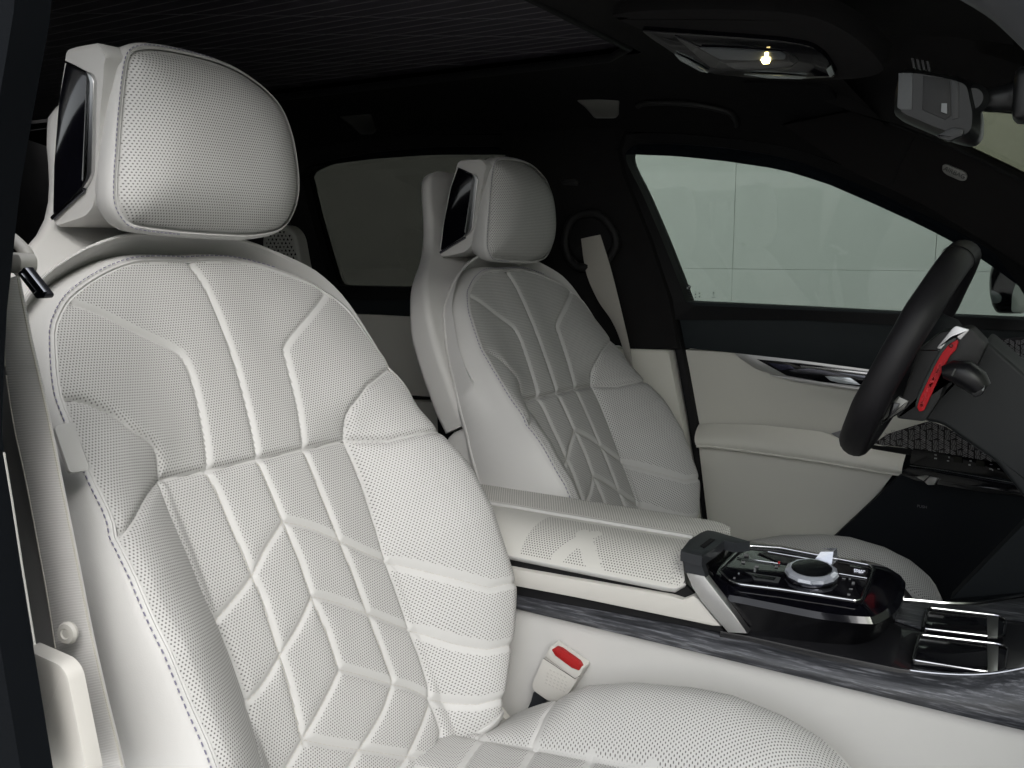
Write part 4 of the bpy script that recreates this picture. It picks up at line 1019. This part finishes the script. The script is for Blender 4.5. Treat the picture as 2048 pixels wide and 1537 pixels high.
# A pillar far side with airbag badge, windscreen
ap = thing('a_pillar', 'black suede far windscreen pillar carrying a small grey badge', 'pillar', (.1, 1.6, 1.2))
po = [(1560,250), (1700,222), (1790,250), (1900,292), (2000,340), (2120,400), (2200,480), (2200,760), (2120,600), (2050,540), (1990,500), (1850,415), (1700,345)]
AP = PY(1850, 330, 1.60); AN = np.array([-.25, -.92, -.25]); AN /= np.linalg.norm(AN)
slab('pillar_trim', [onp(a, b, AP, AN) for a, b in po], mat('charcoal_suede', (.016, .015, .0155), .95, spec=.1, bump=.3, bscale=600), ap, th=.04, bev=.008)
tube('pillar_seam', [onp(a, b, AP-AN*-.001, AN) for a, b in [(1828,275), (1800,330), (1785,370)]], .0009, rubber, ap, n=5)
bd = roundc([onp(a, b, AP+AN*.004, AN) for a, b in [(1884,331), (1892,329), (1928,344), (1934,352), (1931,362), (1922,363), (1892,350), (1884,342)]], .004)
slab('airbag_badge', bd, mat('badge_grey', (.22, .22, .21), .4, metal=.2), ap, th=.004, bev=.001)
text('airbag_lettering', 'AIRBAG', onp(1909, 346, AP+AN*.0046, AN), .0100, mat('badge_dark', (.05, .05, .05), .6), onp(1930, 356, AP, AN)-onp(1888, 337, AP, AN), (0, 0, 1), ap)
ws = thing('windscreen', 'windscreen glass ahead of the rear-view mirror at the upper right', 'windscreen', (.2, 1.0, 1.2))
mk('glass_pane', [(-.12, .50, 1.435), (-.12, 1.57, 1.435), (.95, 1.72, .95), (.95, .35, .95)], [(0, 1, 2, 3)], glass_wind, ws, sm=False)
tube('glass_edge', [onp(a, b, AP+AN*.001, AN) for a, b in [(1780,246), (1900,292), (2000,341), (2120,402)]], .003, rubber, ws, n=6)

HP0 = AP+np.array([0, -.02, 0])
slab('header_corner', [onp(a, b, HP0, AN) for a, b in [(1640,40), (2080,20), (2080,236), (2048,233), (1990,226), (1930,222), (1880,262), (1800,252), (1700,224), (1640,200)]], suede, rf, th=.03, bev=.004)
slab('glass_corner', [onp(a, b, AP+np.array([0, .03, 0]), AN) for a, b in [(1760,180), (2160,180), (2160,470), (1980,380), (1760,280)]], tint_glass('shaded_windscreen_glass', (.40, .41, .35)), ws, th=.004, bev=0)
# near-side frame: passenger door aperture at the left edge and upper right corner
nb = thing('near_pillar', 'blue-black painted door aperture pillar along the left edge of the picture', 'pillar', (-.6, .30, .6))
slab('aperture_trim', [PY(a, b, .31) for a, b in [(-260,-120), (112,-120), (100,40), (84,130), (62,250), (40,380), (27,500), (14,620), (8,740), (4,860), (8,905), (-300,905)]], mat('blue_black_seal', (.003, .004, .0055), .9, spec=.1, bump=.1, bscale=300), nb, th=.02, bev=0, nrm=(0, 1, 0))
slab('lower_sill_trim', [PY(a, b, .31) for a, b in [(-300,895), (6,895), (22,1000), (40,1130), (66,1290), (84,1400), (110,1560), (-300,1560)]], mat('blue_black_seal'), nb, th=.02, bev=0, nrm=(0, 1, 0))
tube('seal_edge_line', [PY(a, b, .305) for a, b in [(8,905), (24,1000), (44,1130), (70,1290)]], .0007, mat('seal_edge_grey', (.30, .30, .28), .6), nb, n=6)  # thin pale edge line of the seal
slab('pillar_cover', [PY(a, b, .385) for a, b in [(-20,700), (20,720), (36,860), (58,960), (98,1185), (122,1330), (130,1560), (40,1560), (0,1000)]], mat('grey_pillar_cover', (.36, .36, .36), .6), nb, th=.004, bev=.001)
slab('foot_trim', roundc([PY(a, b, .335) for a, b in [(40,1295), (76,1311), (118,1330), (134,1352), (154,1450), (176,1560), (40,1560)]], .006), plasticw, nb, th=.012, bev=.003)
nr = thing('near_roof_rail', 'dark painted roof rail and windscreen pillar crossing the upper right corner', 'roof rail', (.3, .42, 1.4))
tube('rail_skin', [PY(a, b, y) for a, b, y in spline([(1200,-420,.44), (1560,-290,.43), (1830,-225,.42), (2060,-135,.41), (2200,-25,.405), (2420,210,.39), (2650,550,.37)], 5)], .030, mat('satin_blue_grey', (.02, .022, .026), .55), nr, n=20)

# near seat belt
nbt = thing('passenger_seat_belt', 'grey-white seat belt webbing running down beside the passenger seat', 'seat belt', tuple(PY(100, 900, .37)), 'seat belts')
le = spline([(14,560), (10,640), (12,740), (30,860), (52,960), (94,1185), (116,1324), (145,1450), (178,1560)], 6); re_ = spline([(34,552), (48,620), (61,685), (89,805), (113,924), (120,960), (158,1148), (180,1260), (210,1392), (232,1480), (250,1560)], 6)
A_ = resample([PY(a, b, .375) for a, b in le], 60, False); B_ = resample([PY(a, b, .385) for a, b in re_], 60, False)
rows = [A_, A_*.96+B_*.04+np.array([0, -.0006, 0]), A_*.5+B_*.5+np.array([0, -.0012, 0]), A_*.04+B_*.96+np.array([0, -.0006, 0]), B_, B_+np.array([0, .0022, 0]), A_+np.array([0, .0022, 0])]
V, Fc = loft([list(r_) for r_ in rows]+[list(rows[0])], closed=False); mk('webbing', V, Fc, webbing, nbt, ang=60)
tube('selvedge', B_, .0009, webbing2, nbt, n=6)
tube('selvedge', A_, .0007, webbing2, nbt, n=6)
bc = PY(139, 1265, .372)
disc('stop_button', bc, (.25, -1, .1), [(.0082, 0), (.0086, .002), (.0072, .0042), (.004, .0046), (.0032, .0036), (.0012, .0038)], plasticw, nbt, seg=28, ang=35)
gd = thing('belt_guide', 'cream belt guide arms with chrome tongue beside the passenger headrest', 'belt guide', tuple(PY(40, 510, .37)))
tube('guide_arm', [PY(a, b, .38) for a, b in spline([(-10,455), (20,474), (44,496), (56,514), (50,530), (38,545)], 4)], [.0045]*21, plasticw, gd, n=10)
slab('guide_block', roundc([PY(a, b, .365) for a, b in [(-5,505), (36,508), (42,520), (42,540), (34,550), (20,548), (-5,540)]], .004), plasticw, gd, th=.012, bev=.003)
slab('tongue', roundc([PY(a, b, .362) for a, b in [(34,548), (48,534), (92,590), (88,597), (72,598)]], .0015), mat('black_tongue', (.01, .01, .015), .3), gd, th=.006, bev=.001)
for P6 in ([(37,550), (42,547), (72,583), (66,588)], [(46,537), (50,536), (88,584), (84,587)]):
    slab('tongue_bar', [PY(a, b, .3605) for a, b in P6], chrome, gd, th=.003, bev=.0008)

# =================================================================== OVERHEAD CONSOLE, MIRROR, VISOR
oc = thing('overhead_console', 'glossy black overhead console with a lit warm reading lamp', 'overhead console', (-.4, 1.1, 1.4))
OP = np.array([-.42, 1.10, 1.405]); ON = np.array([-.15, -.45, -.88]); ON /= np.linalg.norm(ON)
def op(pts, lift=0): return [onp(a, b, OP+ON*lift, ON) for a, b in pts]
slab('console_housing', op(spline([(1225,30), (1400,20), (1600,30), (1700,70), (1765,130), (1755,155), (1680,165), (1560,160), (1420,140), (1330,90), (1270,60)], 4, True), -.003), suede, oc, th=.03, bev=.01)
slab('gloss_frame', roundc(op([(1277,60), (1330,64), (1560,82), (1620,92), (1650,112), (1672,148), (1668,157), (1600,160), (1500,158), (1420,150), (1370,125), (1310,85)], .003), .01), piano, oc, th=.012, bev=.003)
slab('lens_well', roundc(op([(1345,70), (1400,96), (1480,98), (1575,106), (1600,122), (1580,140), (1480,144), (1420,136)], .0045), .006), mat('smoke_lens', (.02, .02, .022), .08, coat=1), oc, th=.003, bev=.001)
slab('lens', roundc(op([(1398,97), (1440,98), (1560,106), (1572,112), (1570,120), (1500,122), (1440,120)], .0065), .003), mat('grey_lens', (.09, .10, .11), .12, coat=1), oc, th=.002, bev=.0006)
for P7 in ([(1349,110), (1372,120), (1412,143), (1416,147), (1400,144), (1360,122)], [(1488,150), (1560,152), (1612,157), (1600,159), (1540,158)], [(1652,140), (1662,132), (1668,150), (1660,156)]):
    slab('bright_edge', op(P7, .006), mat('edge_silver', (.45, .50, .50), .2, metal=.7), oc, th=.002, bev=.0005)
slab('lit_bulb', roundc(op([(1521,120), (1533,116), (1541,121), (1538,128), (1526,129)], .0085), .001), lampglow, oc, th=.001, bev=.0003)
slab('lit_bulb', roundc(op([(1529,107), (1536,106), (1536,116), (1530,117)], .0085), .001), lampglow, oc, th=.001, bev=.0003)
vs = thing('sun_visor', 'folded black suede sun visor on the far side of the header', 'sun visor', (-.35, 1.4, 1.42))
slab('visor_board', roundc([hit(a, b, .012) for a, b in [(1480,165), (1660,175), (1690,230), (1700,270), (1690,278), (1560,255)]], .015), mat('visor_suede', (.013, .013, .014), .95, spec=.1, bump=.3, bscale=500), vs, th=.012, bev=.003)
gh = thing('grab_handle', 'black grab handle folded against the far roof rail', 'grab handle', (-.5, 1.7, 1.4))
tube('handle_bar', [hit(a, b, .014, 1.72) for a, b in spline([(1275,212), (1300,206), (1380,208), (1450,222), (1470,238), (1472,252)], 4)], .006, mat('handle_black', (.013, .013, .0135), .6), gh, n=8)

rm = thing('rearview_mirror', 'dark grey rear-view mirror housing seen from behind with its arm', 'mirror', tuple(PY(1875, 215, 1.0)))
YM = 1.0; mg = mat('mirror_grey', (.024, .025, .027), .42, bump=.05); mg2 = mat('mirror_dark', (.010, .0105, .0115), .4)
fr = [PY(a, b, YM) for a, b in [(1797,145), (1812,137), (1830,137), (1890,147), (1925,155), (1950,165), (1965,235), (1962,275), (1945,290), (1915,285), (1860,264), (1800,238), (1786,228), (1787,190)]]
fr = resample(roundc(fr, .006), 60); c_ = fr.mean(0)
V, Fc = loft([[c_+(p-c_)*.72+np.array([0, -.012, 0]) for p in fr], [c_+(p-c_)*.80+np.array([0, -.012, 0]) for p in fr], [c_+(p-c_)*.97+np.array([0, .0, 0]) for p in fr], [p+np.array([0, .008, 0]) for p in fr], [p+np.array([0, .03, 0]) for p in fr]], cap0=True, cap1=True)
mk('mirror_housing', V, Fc, mg2, rm, ang=30)
mg3 = mat('mirror_light_grey', (.085, .09, .095), .45)
slab('light_facet', [PY(a, b, YM-.013) for a, b in [(1797,146), (1826,146), (1824,220), (1802,220), (1794,215)]], mg3, rm, th=.003, bev=.001)
slab('center_facet', [PY(a, b, YM-.013) for a, b in [(1846,152), (1900,158), (1902,232), (1890,240), (1844,220)]], mat('mirror_black', (.006, .006, .007), .5), rm, th=.004, bev=.001)
slab('side_facet', [PY(a, b, YM-.013) for a, b in [(1902,160), (1918,164), (1918,236), (1904,240)]], mg, rm, th=.003, bev=.001)
slab('sensor_window', [PY(a, b, YM-.017) for a, b in [(1883,207), (1894,207), (1894,228), (1882,224)]], mat('sensor_grey', (.25, .26, .27), .3), rm, th=.001, bev=0)
slab('lower_lever', roundc([PY(a, b, YM-.02) for a, b in [(1870,272), (1905,254), (1928,258), (1926,272), (1912,276), (1898,284)]], .003), mg, rm, th=.01, bev=.002)
tube('mirror_arm', [PY(a, b, YM+.02) for a, b in spline([(1925,196), (1960,200), (2000,198), (2040,190), (2080,170)], 4)], [.010, .011, .012, .0115, .011, .011, .012, .0125, .013, .013, .014, .016, .017, .018, .019, .02, .02], mg2, rm, n=12)
disc('ball_joint', PY(1944, 200, YM), (0, -1, 0), [(.014, -.004), (.015, 0), (.010, .006)], mg2, rm)
box('mirror_foot', PY(2075, 190, YM+.02), (.04, .05, .05), mg2, rm, bev=.01)
for k in range(4):
    slab('mount_fin', [PY(a+k*10, b+k*2, YM+.1) for a, b in [(1822,116), (1827,117), (1831,136), (1826,136)]], mg2, rm, th=.01, bev=0)

# =================================================================== STEERING WHEEL
sw = thing('steering_wheel', 'black leather steering wheel with silver spoke and red shift paddle', 'steering wheel', (-.18, 1.39, 1.0))
WT, WB = PY(1930, 505, 1.39), PY(1715, 885, 1.39); WC = (WT+WB)/2; wu = (WT-WB); wr = np.linalg.norm(wu)/2; wu /= np.linalg.norm(wu); wa = np.array([0, 1.0, 0]); wn = np.cross(wa, wu)
if wn[0] > 0: wn = -wn
rp = [WC+wu*math.sin(t)*wr+wa*math.cos(t)*wr*1.02 for t in np.linspace(0, 2*math.pi, 96, endpoint=False)]
V = []; Fc = []
for i, p in enumerate(rp):
    rad = (p-WC)/np.linalg.norm(p-WC); t = 2*math.pi*i/96; thk = 1+.06*math.exp(-((abs(math.sin(t))-.45)/.12)**2)
    for k in range(16):
        a = 2*math.pi*k/16; V.append(p+rad*math.cos(a)*.0165*thk+wn*math.sin(a)*.0205*thk)
for i in range(96):
    for k in range(16): Fc.append((i*16+k, i*16+(k+1) % 16, ((i+1) % 96)*16+(k+1) % 16, ((i+1) % 96)*16+k))
mk('rim', V, Fc, blkleather, sw, ang=80)
for t in (1.28, 5.0):
    p = WC+wu*math.sin(t)*wr+wa*math.cos(t)*wr*1.02; p = WC+wu*math.sin(-t)*wr-wa*math.cos(t)*wr*1.02
for t in (math.radians(250-180+0), ):
    pass
tt = -2.0
for t in (math.pi+1.22*-1, ):
    p = WC+wu*math.sin(t)*wr+wa*math.cos(t)*wr*1.02; rad = (p-WC)/np.linalg.norm(p-WC)
    tube('rim_seam', [p+rad*math.cos(a)*.0172+wn*math.sin(a)*.0212 for a in np.linspace(0, 2*math.pi, 24, endpoint=False)], .0007, rubber, sw, n=4, closed=True)
hub = WC-wn*.035
V, Fc = loft([[WC+o*wn+wu*math.sin(a)*r_*.9+wa*math.cos(a)*r_ for a in np.linspace(0, 2*math.pi, 40, endpoint=False)] for o, r_ in ((.012, .03), (.006, .062), (-.01, .074), (-.035, .075), (-.06, .06))], cap0=True, cap1=True)
mk('hub', V, Fc, blk, sw, ang=40)
def ws_(x, y, off): return onp(x, y, WC+np.array([0, off, 0]), (0, 1, 0))
YP = 1.27
def wp(pts, y=YP): return [PY(a, b, y) for a, b in pts]
slab('spoke_cover', roundc(wp([(1880,664), (1908,660), (1942,655), (1975,690), (1950,745), (1930,732), (1900,740), (1880,800), (1850,845), (1790,838), (1835,700)]), .006), mat('spoke_black', (.010, .010, .011), .55), sw, th=.05, bev=.006)
slab('silver_spoke', roundc(wp([(1872,697), (1904,658), (1912,652), (1940,660), (1920,682), (1912,672), (1900,678), (1886,700)], YP-.004), .003), brushed, sw, th=.006, bev=.0015)
pl_ = [(1914,680), (1917,684), (1912,700), (1900,712), (1888,735), (1872,770), (1858,800), (1848,822), (1838,824), (1834,815), (1840,795), (1854,765), (1868,735), (1884,706), (1898,689)]
slab('paddle_back', roundc(wp([(a-4, b-5) for a, b in pl_], YP-.006), .002), mat('paddle_green_black', (.012, .022, .020), .4), sw, th=.006, bev=.001)
slab('shift_paddle', roundc(wp(pl_, YP-.010), .002), redm, sw, th=.004, bev=.0012)
disc('paddle_mark', PY(1902, 692, YP-.0105), (0, -1, 0), [(.0026, 0), (.0016, .0006)], mat('deep_red', (.12, .002, .004), .4), sw, seg=16)
parts = []
for k in range(60):
    t = RNG.random(); j = RNG.integers(-1, 2); x = 1884-(1884-1841)*t+j*2.2-8*math.sin(t*math.pi)*.2; y = 724+92*t
    parts.append(boxgeo(PY(x, y, YP-.0103), (.0011, 0, .0004), (0, .0004, 0), (-.0003, 0, .0008)))
V, Fc = join_geo(parts); o = mk('paddle_dimples', V, Fc, mat('bright_red', (.58, .012, .02), .4), sw, sm=False); o['kind'] = 'stuff'
tube('spoke_edge', wp([(1839,701), (1884,701)], YP-.001), .0006, chrome, sw, n=5)
slab('lower_spoke', roundc(wp([(1797,793), (1818,803), (1806,822), (1762,848), (1780,812)], YP-.004), .002), mat('satin_spoke', (.20, .20, .19), .3, metal=.7), sw, th=.01, bev=.002)
tube('lower_spoke_edge', wp([(1763,848), (1808,820)], YP-.009), .0009, chrome, sw, n=5)
slab('button_field', roundc(wp([(1784,806), (1800,808), (1792,824), (1775,836)], YP-.008), .001), piano, sw, th=.003, bev=.0006)
st = thing('indicator_lever', 'black stalk lever behind the red shift paddle', 'stalk', tuple(PY(1930, 760, 1.34)))
tube('lever', [PY(a, b, 1.25) for a, b in [(1885,745), (1905,743), (1930,748), (1952,764), (1962,778)]], [.008, .014, .018, .016, .013], mat('stalk_black', (.008, .008, .010), .35), st, n=14)
tube('lever_ring', [PY(a, b, 1.235) for a, b in [(1911,738), (1904,752)]], .0012, mat('grey_line', (.12, .12, .12), .4), st, n=6)
slab('lever_tip', roundc([PY(a, b, 1.24) for a, b in [(1953,753), (1970,758), (1976,768), (1966,790), (1950,797), (1940,790)]], .004), mat('stalk_black'), st, th=.02, bev=.004)
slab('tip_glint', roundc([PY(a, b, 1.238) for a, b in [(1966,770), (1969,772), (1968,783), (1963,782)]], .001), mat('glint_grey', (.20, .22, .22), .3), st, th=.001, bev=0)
cs_ = thing('column_shroud', 'dark grey steering column shroud running into the dashboard', 'steering column', (-.02, 1.4, .98))
slab('shroud', roundc([PY(a, b, 1.36) for a, b in [(1900,745), (1950,715), (1972,680), (2060,758), (2200,900), (2200,1080), (2060,1012), (1992,925), (1886,850), (1850,842), (1835,836), (1868,790)]], .008), mat('shroud_grey', (.010, .012, .014), .55, bump=.1), cs_, th=.14, bev=.006, seg=4)

# =================================================================== DASHBOARD
db = thing('dashboard', 'black dashboard with etched crystal trim and lit window switch strip at the far right', 'dashboard', (.2, 1.2, .8))
YT = 1.66
cry_p = [(1746,888), (1775,868), (1858,842), (1886,852), (1992,925), (1988,925), (1830,898)]
def xp(pts, lift=0.0):
    A0, AN_ = np.array([-.12, YT, .80]), np.array([-.45, -.85, .28]); AN_ = AN_/np.linalg.norm(AN_); return [onp(a, b, A0+AN_*lift, AN_) for a, b in pts]
slab('crystal_trim', xp(cry_p), mat('dark_crystal_base', (.035, .033, .036), .2, coat=.5), db, th=.01, bev=.001)
slab('crystal_trim_upper', xp([(1980,688), (2000,678), (2030,675), (2100,676), (2100,780), (2048,735), (2010,708)]), mat('dark_crystal_base'), db, th=.01, bev=.001)
parts = []
def hatch(x0, x1, y0, y1, poly, s):
    row = 0; y = y0
    while y < y1:
        x = x0+(row % 2)*s; k = 0
        while x < x1:
            mode = (k+row) % 3
            for q in (-1, 0, 1):
                if mode == 0: a, b = (x-s*.4, y+q*s*.26), (x+s*.4, y+q*s*.26-s*.35)
                elif mode == 1: a, b = (x-s*.4, y+q*s*.26-s*.2), (x+s*.4, y+q*s*.26+s*.3)
                else: a, b = (x+q*s*.26, y-s*.4), (x+q*s*.26+s*.15, y+s*.4)
                cx_, cy_ = (a[0]+b[0])/2, (a[1]+b[1])/2
                if inside(np.array([cx_]), np.array([cy_]), poly)[0]:
                    p, r_ = xp([a, b], .0012); ax = (r_-p)/2; sd_ = np.cross(ax, (.45, .85, -.28)); sd_ = sd_/(np.linalg.norm(sd_)+1e-9)*.00055
                    parts.append(boxgeo((p+r_)/2, ax, sd_, (0, .0002, 0)))
            x += s; k += 1
        y += s*.85; row += 1
hatch(1750, 1990, 845, 925, cry_p, 12); hatch(1980, 2060, 676, 745, [(1985,690), (2002,681), (2060,678), (2060,745), (2045,730), (2010,708)], 11)
V, Fc = join_geo(parts); o = mk('etched_hatching', V, Fc, mat('etched_silver', (.40, .39, .40), .35, metal=.5), db, sm=False); o['kind'] = 'stuff'
slab('trim_lower_line', xp([(1744,890), (1830,900), (1822,911), (1740,897)], .002), rubber, db, th=.01, bev=.001)
slab('switch_strip', roundc(xp([(1822,899), (1832,897), (1994,925), (2060,938), (2060,975), (2035,962), (1818,928)], .004), .004), piano, db, th=.02, bev=.002)
tube('strip_edge', xp([(1820,932), (1868,938), (2030,966)], .006), .0011, chrome, db, n=6)
tube('strip_edge', xp([(1868,942), (2030,970)], .006), .0007, darkmetal, db, n=6)
ic = mat('switch_icon', (.45, .45, .45), .5)
for x, y, w_, h_ in [(1871,910,4,2), (1871,917,5,2.5), (1898,915,3,3), (1896,922,4,2), (1941,922,4,2.5), (1939,930,4,3), (1982,929,5,1), (1981,938,5,2), (1997,938,4,2), (1985,940,2,3), (2015,939,4,2)]:
    slab('switch_mark', xp([(x-w_/2, y-h_/2), (x+w_/2, y-h_/2+.5), (x+w_/2, y+h_/2+.5), (x-w_/2, y+h_/2)], .0055), ic, db, th=.0005, bev=0)
for x, y in ((1915,919), (1960,927)):
    slab('switch_window', xp([(x-8, y-7), (x+9, y-4), (x+9, y+7), (x-8, y+5)], .0052), mat('display_olive', (.012, .012, .008), .2), db, th=.0005, bev=0)
slab('lower_bar', roundc(xp([(1800,950), (1812,934), (2035,970), (2060,975), (2060,995), (1960,985), (1830,962)], .003), .004), mat('bar_gloss', (.008, .008, .011), .12, coat=1), db, th=.02, bev=.003)
slab('metal_button', roundc(xp([(1829,953), (1852,951), (1876,956), (1868,970), (1855,970), (1846,962)], .006), .001), brushed, db, th=.003, bev=.0008)
tube('button_split', xp([(1860,952), (1846,965)], .0075), .0007, rubber, db, n=5)
tube('light_blade', [PY(a, b, 1.42) for a, b in [(1914,787), (1905,803), (1883,845)]], [.0009, .0013, .0009], mat('blade_grey', (.30, .30, .36), .2, metal=.6), db, n=6)
slab('knee_panel', [PY(a, b, 1.74) for a, b in [(1800,950), (2250,1010), (2300,1500), (1500,1500), (1640,1100)]], mat('knee_black', (.006, .008, .011), .7, spec=.2), db, th=.05, bev=.005)
text('hood_lettering', 'PUSH', PY(1844, 1014, 1.736), .007, mat('grey_print', (.16, .16, .17), .6), (1, 0, 0), (0, 0, 1), db)
box('dash_body', (.62, 1.045, .80), (.75, 1.36, .34), blk, db, bev=.05)
slab('kick_panel', [PY(a, b, 1.25) for a, b in [(1900,1200), (2045,1050), (2250,1000), (2250,1240), (2060,1186)]], mat('kick_black', (.008, .010, .012), .8, spec=.2), db, th=.03, bev=.004)

# =================================================================== EXTERIOR MIRROR
em_ = thing('door_mirror', 'glossy black outside mirror beyond the far window', 'door mirror', tuple(PY(2005, 575, 2.02)))
sh_ = [(1977,560), (1981,535), (1992,518), (2010,508), (2040,506), (2060,520), (2060,628), (2020,629), (1992,628), (1983,612), (1978,590)]
slab('mirror_shell', roundc([PY(a, b, 2.02) for a, b in sh_], .015), piano, em_, th=.08, bev=.018, seg=5)
slab('mirror_glass', roundc([PY(a, b, 2.018) for a, b in [(2024,590), (2034,560), (2060,545), (2060,625), (2022,626)]], .008), mat('mirror_pale', (.45, .48, .45), .3), em_, th=.004, bev=.001)
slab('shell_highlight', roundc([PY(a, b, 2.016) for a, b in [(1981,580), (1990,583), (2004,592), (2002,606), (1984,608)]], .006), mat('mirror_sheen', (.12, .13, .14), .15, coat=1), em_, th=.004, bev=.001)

# =================================================================== CABIN SHELL
fl = mk('cabin_floor', [(-2.6, .30, .30), (1.0, .30, .30), (1.0, 1.88, .30), (-2.6, 1.88, .30)], [(0, 1, 2, 3)], carpet, sm=False); fl['kind'] = 'structure'
body = thing('car_body', 'dark painted body shell enclosing the rear of the cabin', 'car body', (-1.6, 1.045, .5))
box('rear_bulkhead', (-2.55, 1.045, .95), (.05, 1.7, 1.3), suede, body, bev=0)
box('rear_door_near', (-1.60, .27, .66), (1.75, .08, .76), door_dark, body, bev=.01)
box('sill', (-.1, .22, .26), (2.2, .14, .16), paint, body, bev=.03)
box('rear_side_glass', (-1.60, .30, 1.20), (1.75, .01, .34), mat('green_reflection_tone', (.030, .038, .030), .25), body, bev=0)  # dim green reflection put into the pane's own colour
box('far_outer_skin', (-.6, 1.95, .52), (4.2, .06, 1.0), paint, body, bev=.03)
box('engine_firewall', (.98, 1.045, .60), (.04, 1.7, .7), rubber, body, bev=0)
rs = thing('rear_bench', 'dark shaded rear bench seat behind the front seats', 'rear seat', (-2.1, 1.045, .4))
box('bench_cushion', (-1.95, 1.045, .52), (.55, 1.30, .2), leather2, rs, bev=.04)
box('bench_back', (-2.30, 1.045, .80), (.2, 1.30, .55), leather2, rs, bev=.05)

# open passenger door, swung forward out of the picture (it shades the cabin from the front right)
od = thing('passenger_door', 'open near front door swung forward beside the camera', 'car door', (.45, .22, .4))
R_ = Matrix.Rotation(math.radians(-62), 3, 'Z')
box('door_shell', (.66, -.23, .66), (.98, .12, .70), vinyl, od, bev=.03, rot=R_)
box('door_glass', (.66, -.23, 1.18), (.80, .006, .34), glass_front, od, bev=0, rot=R_)
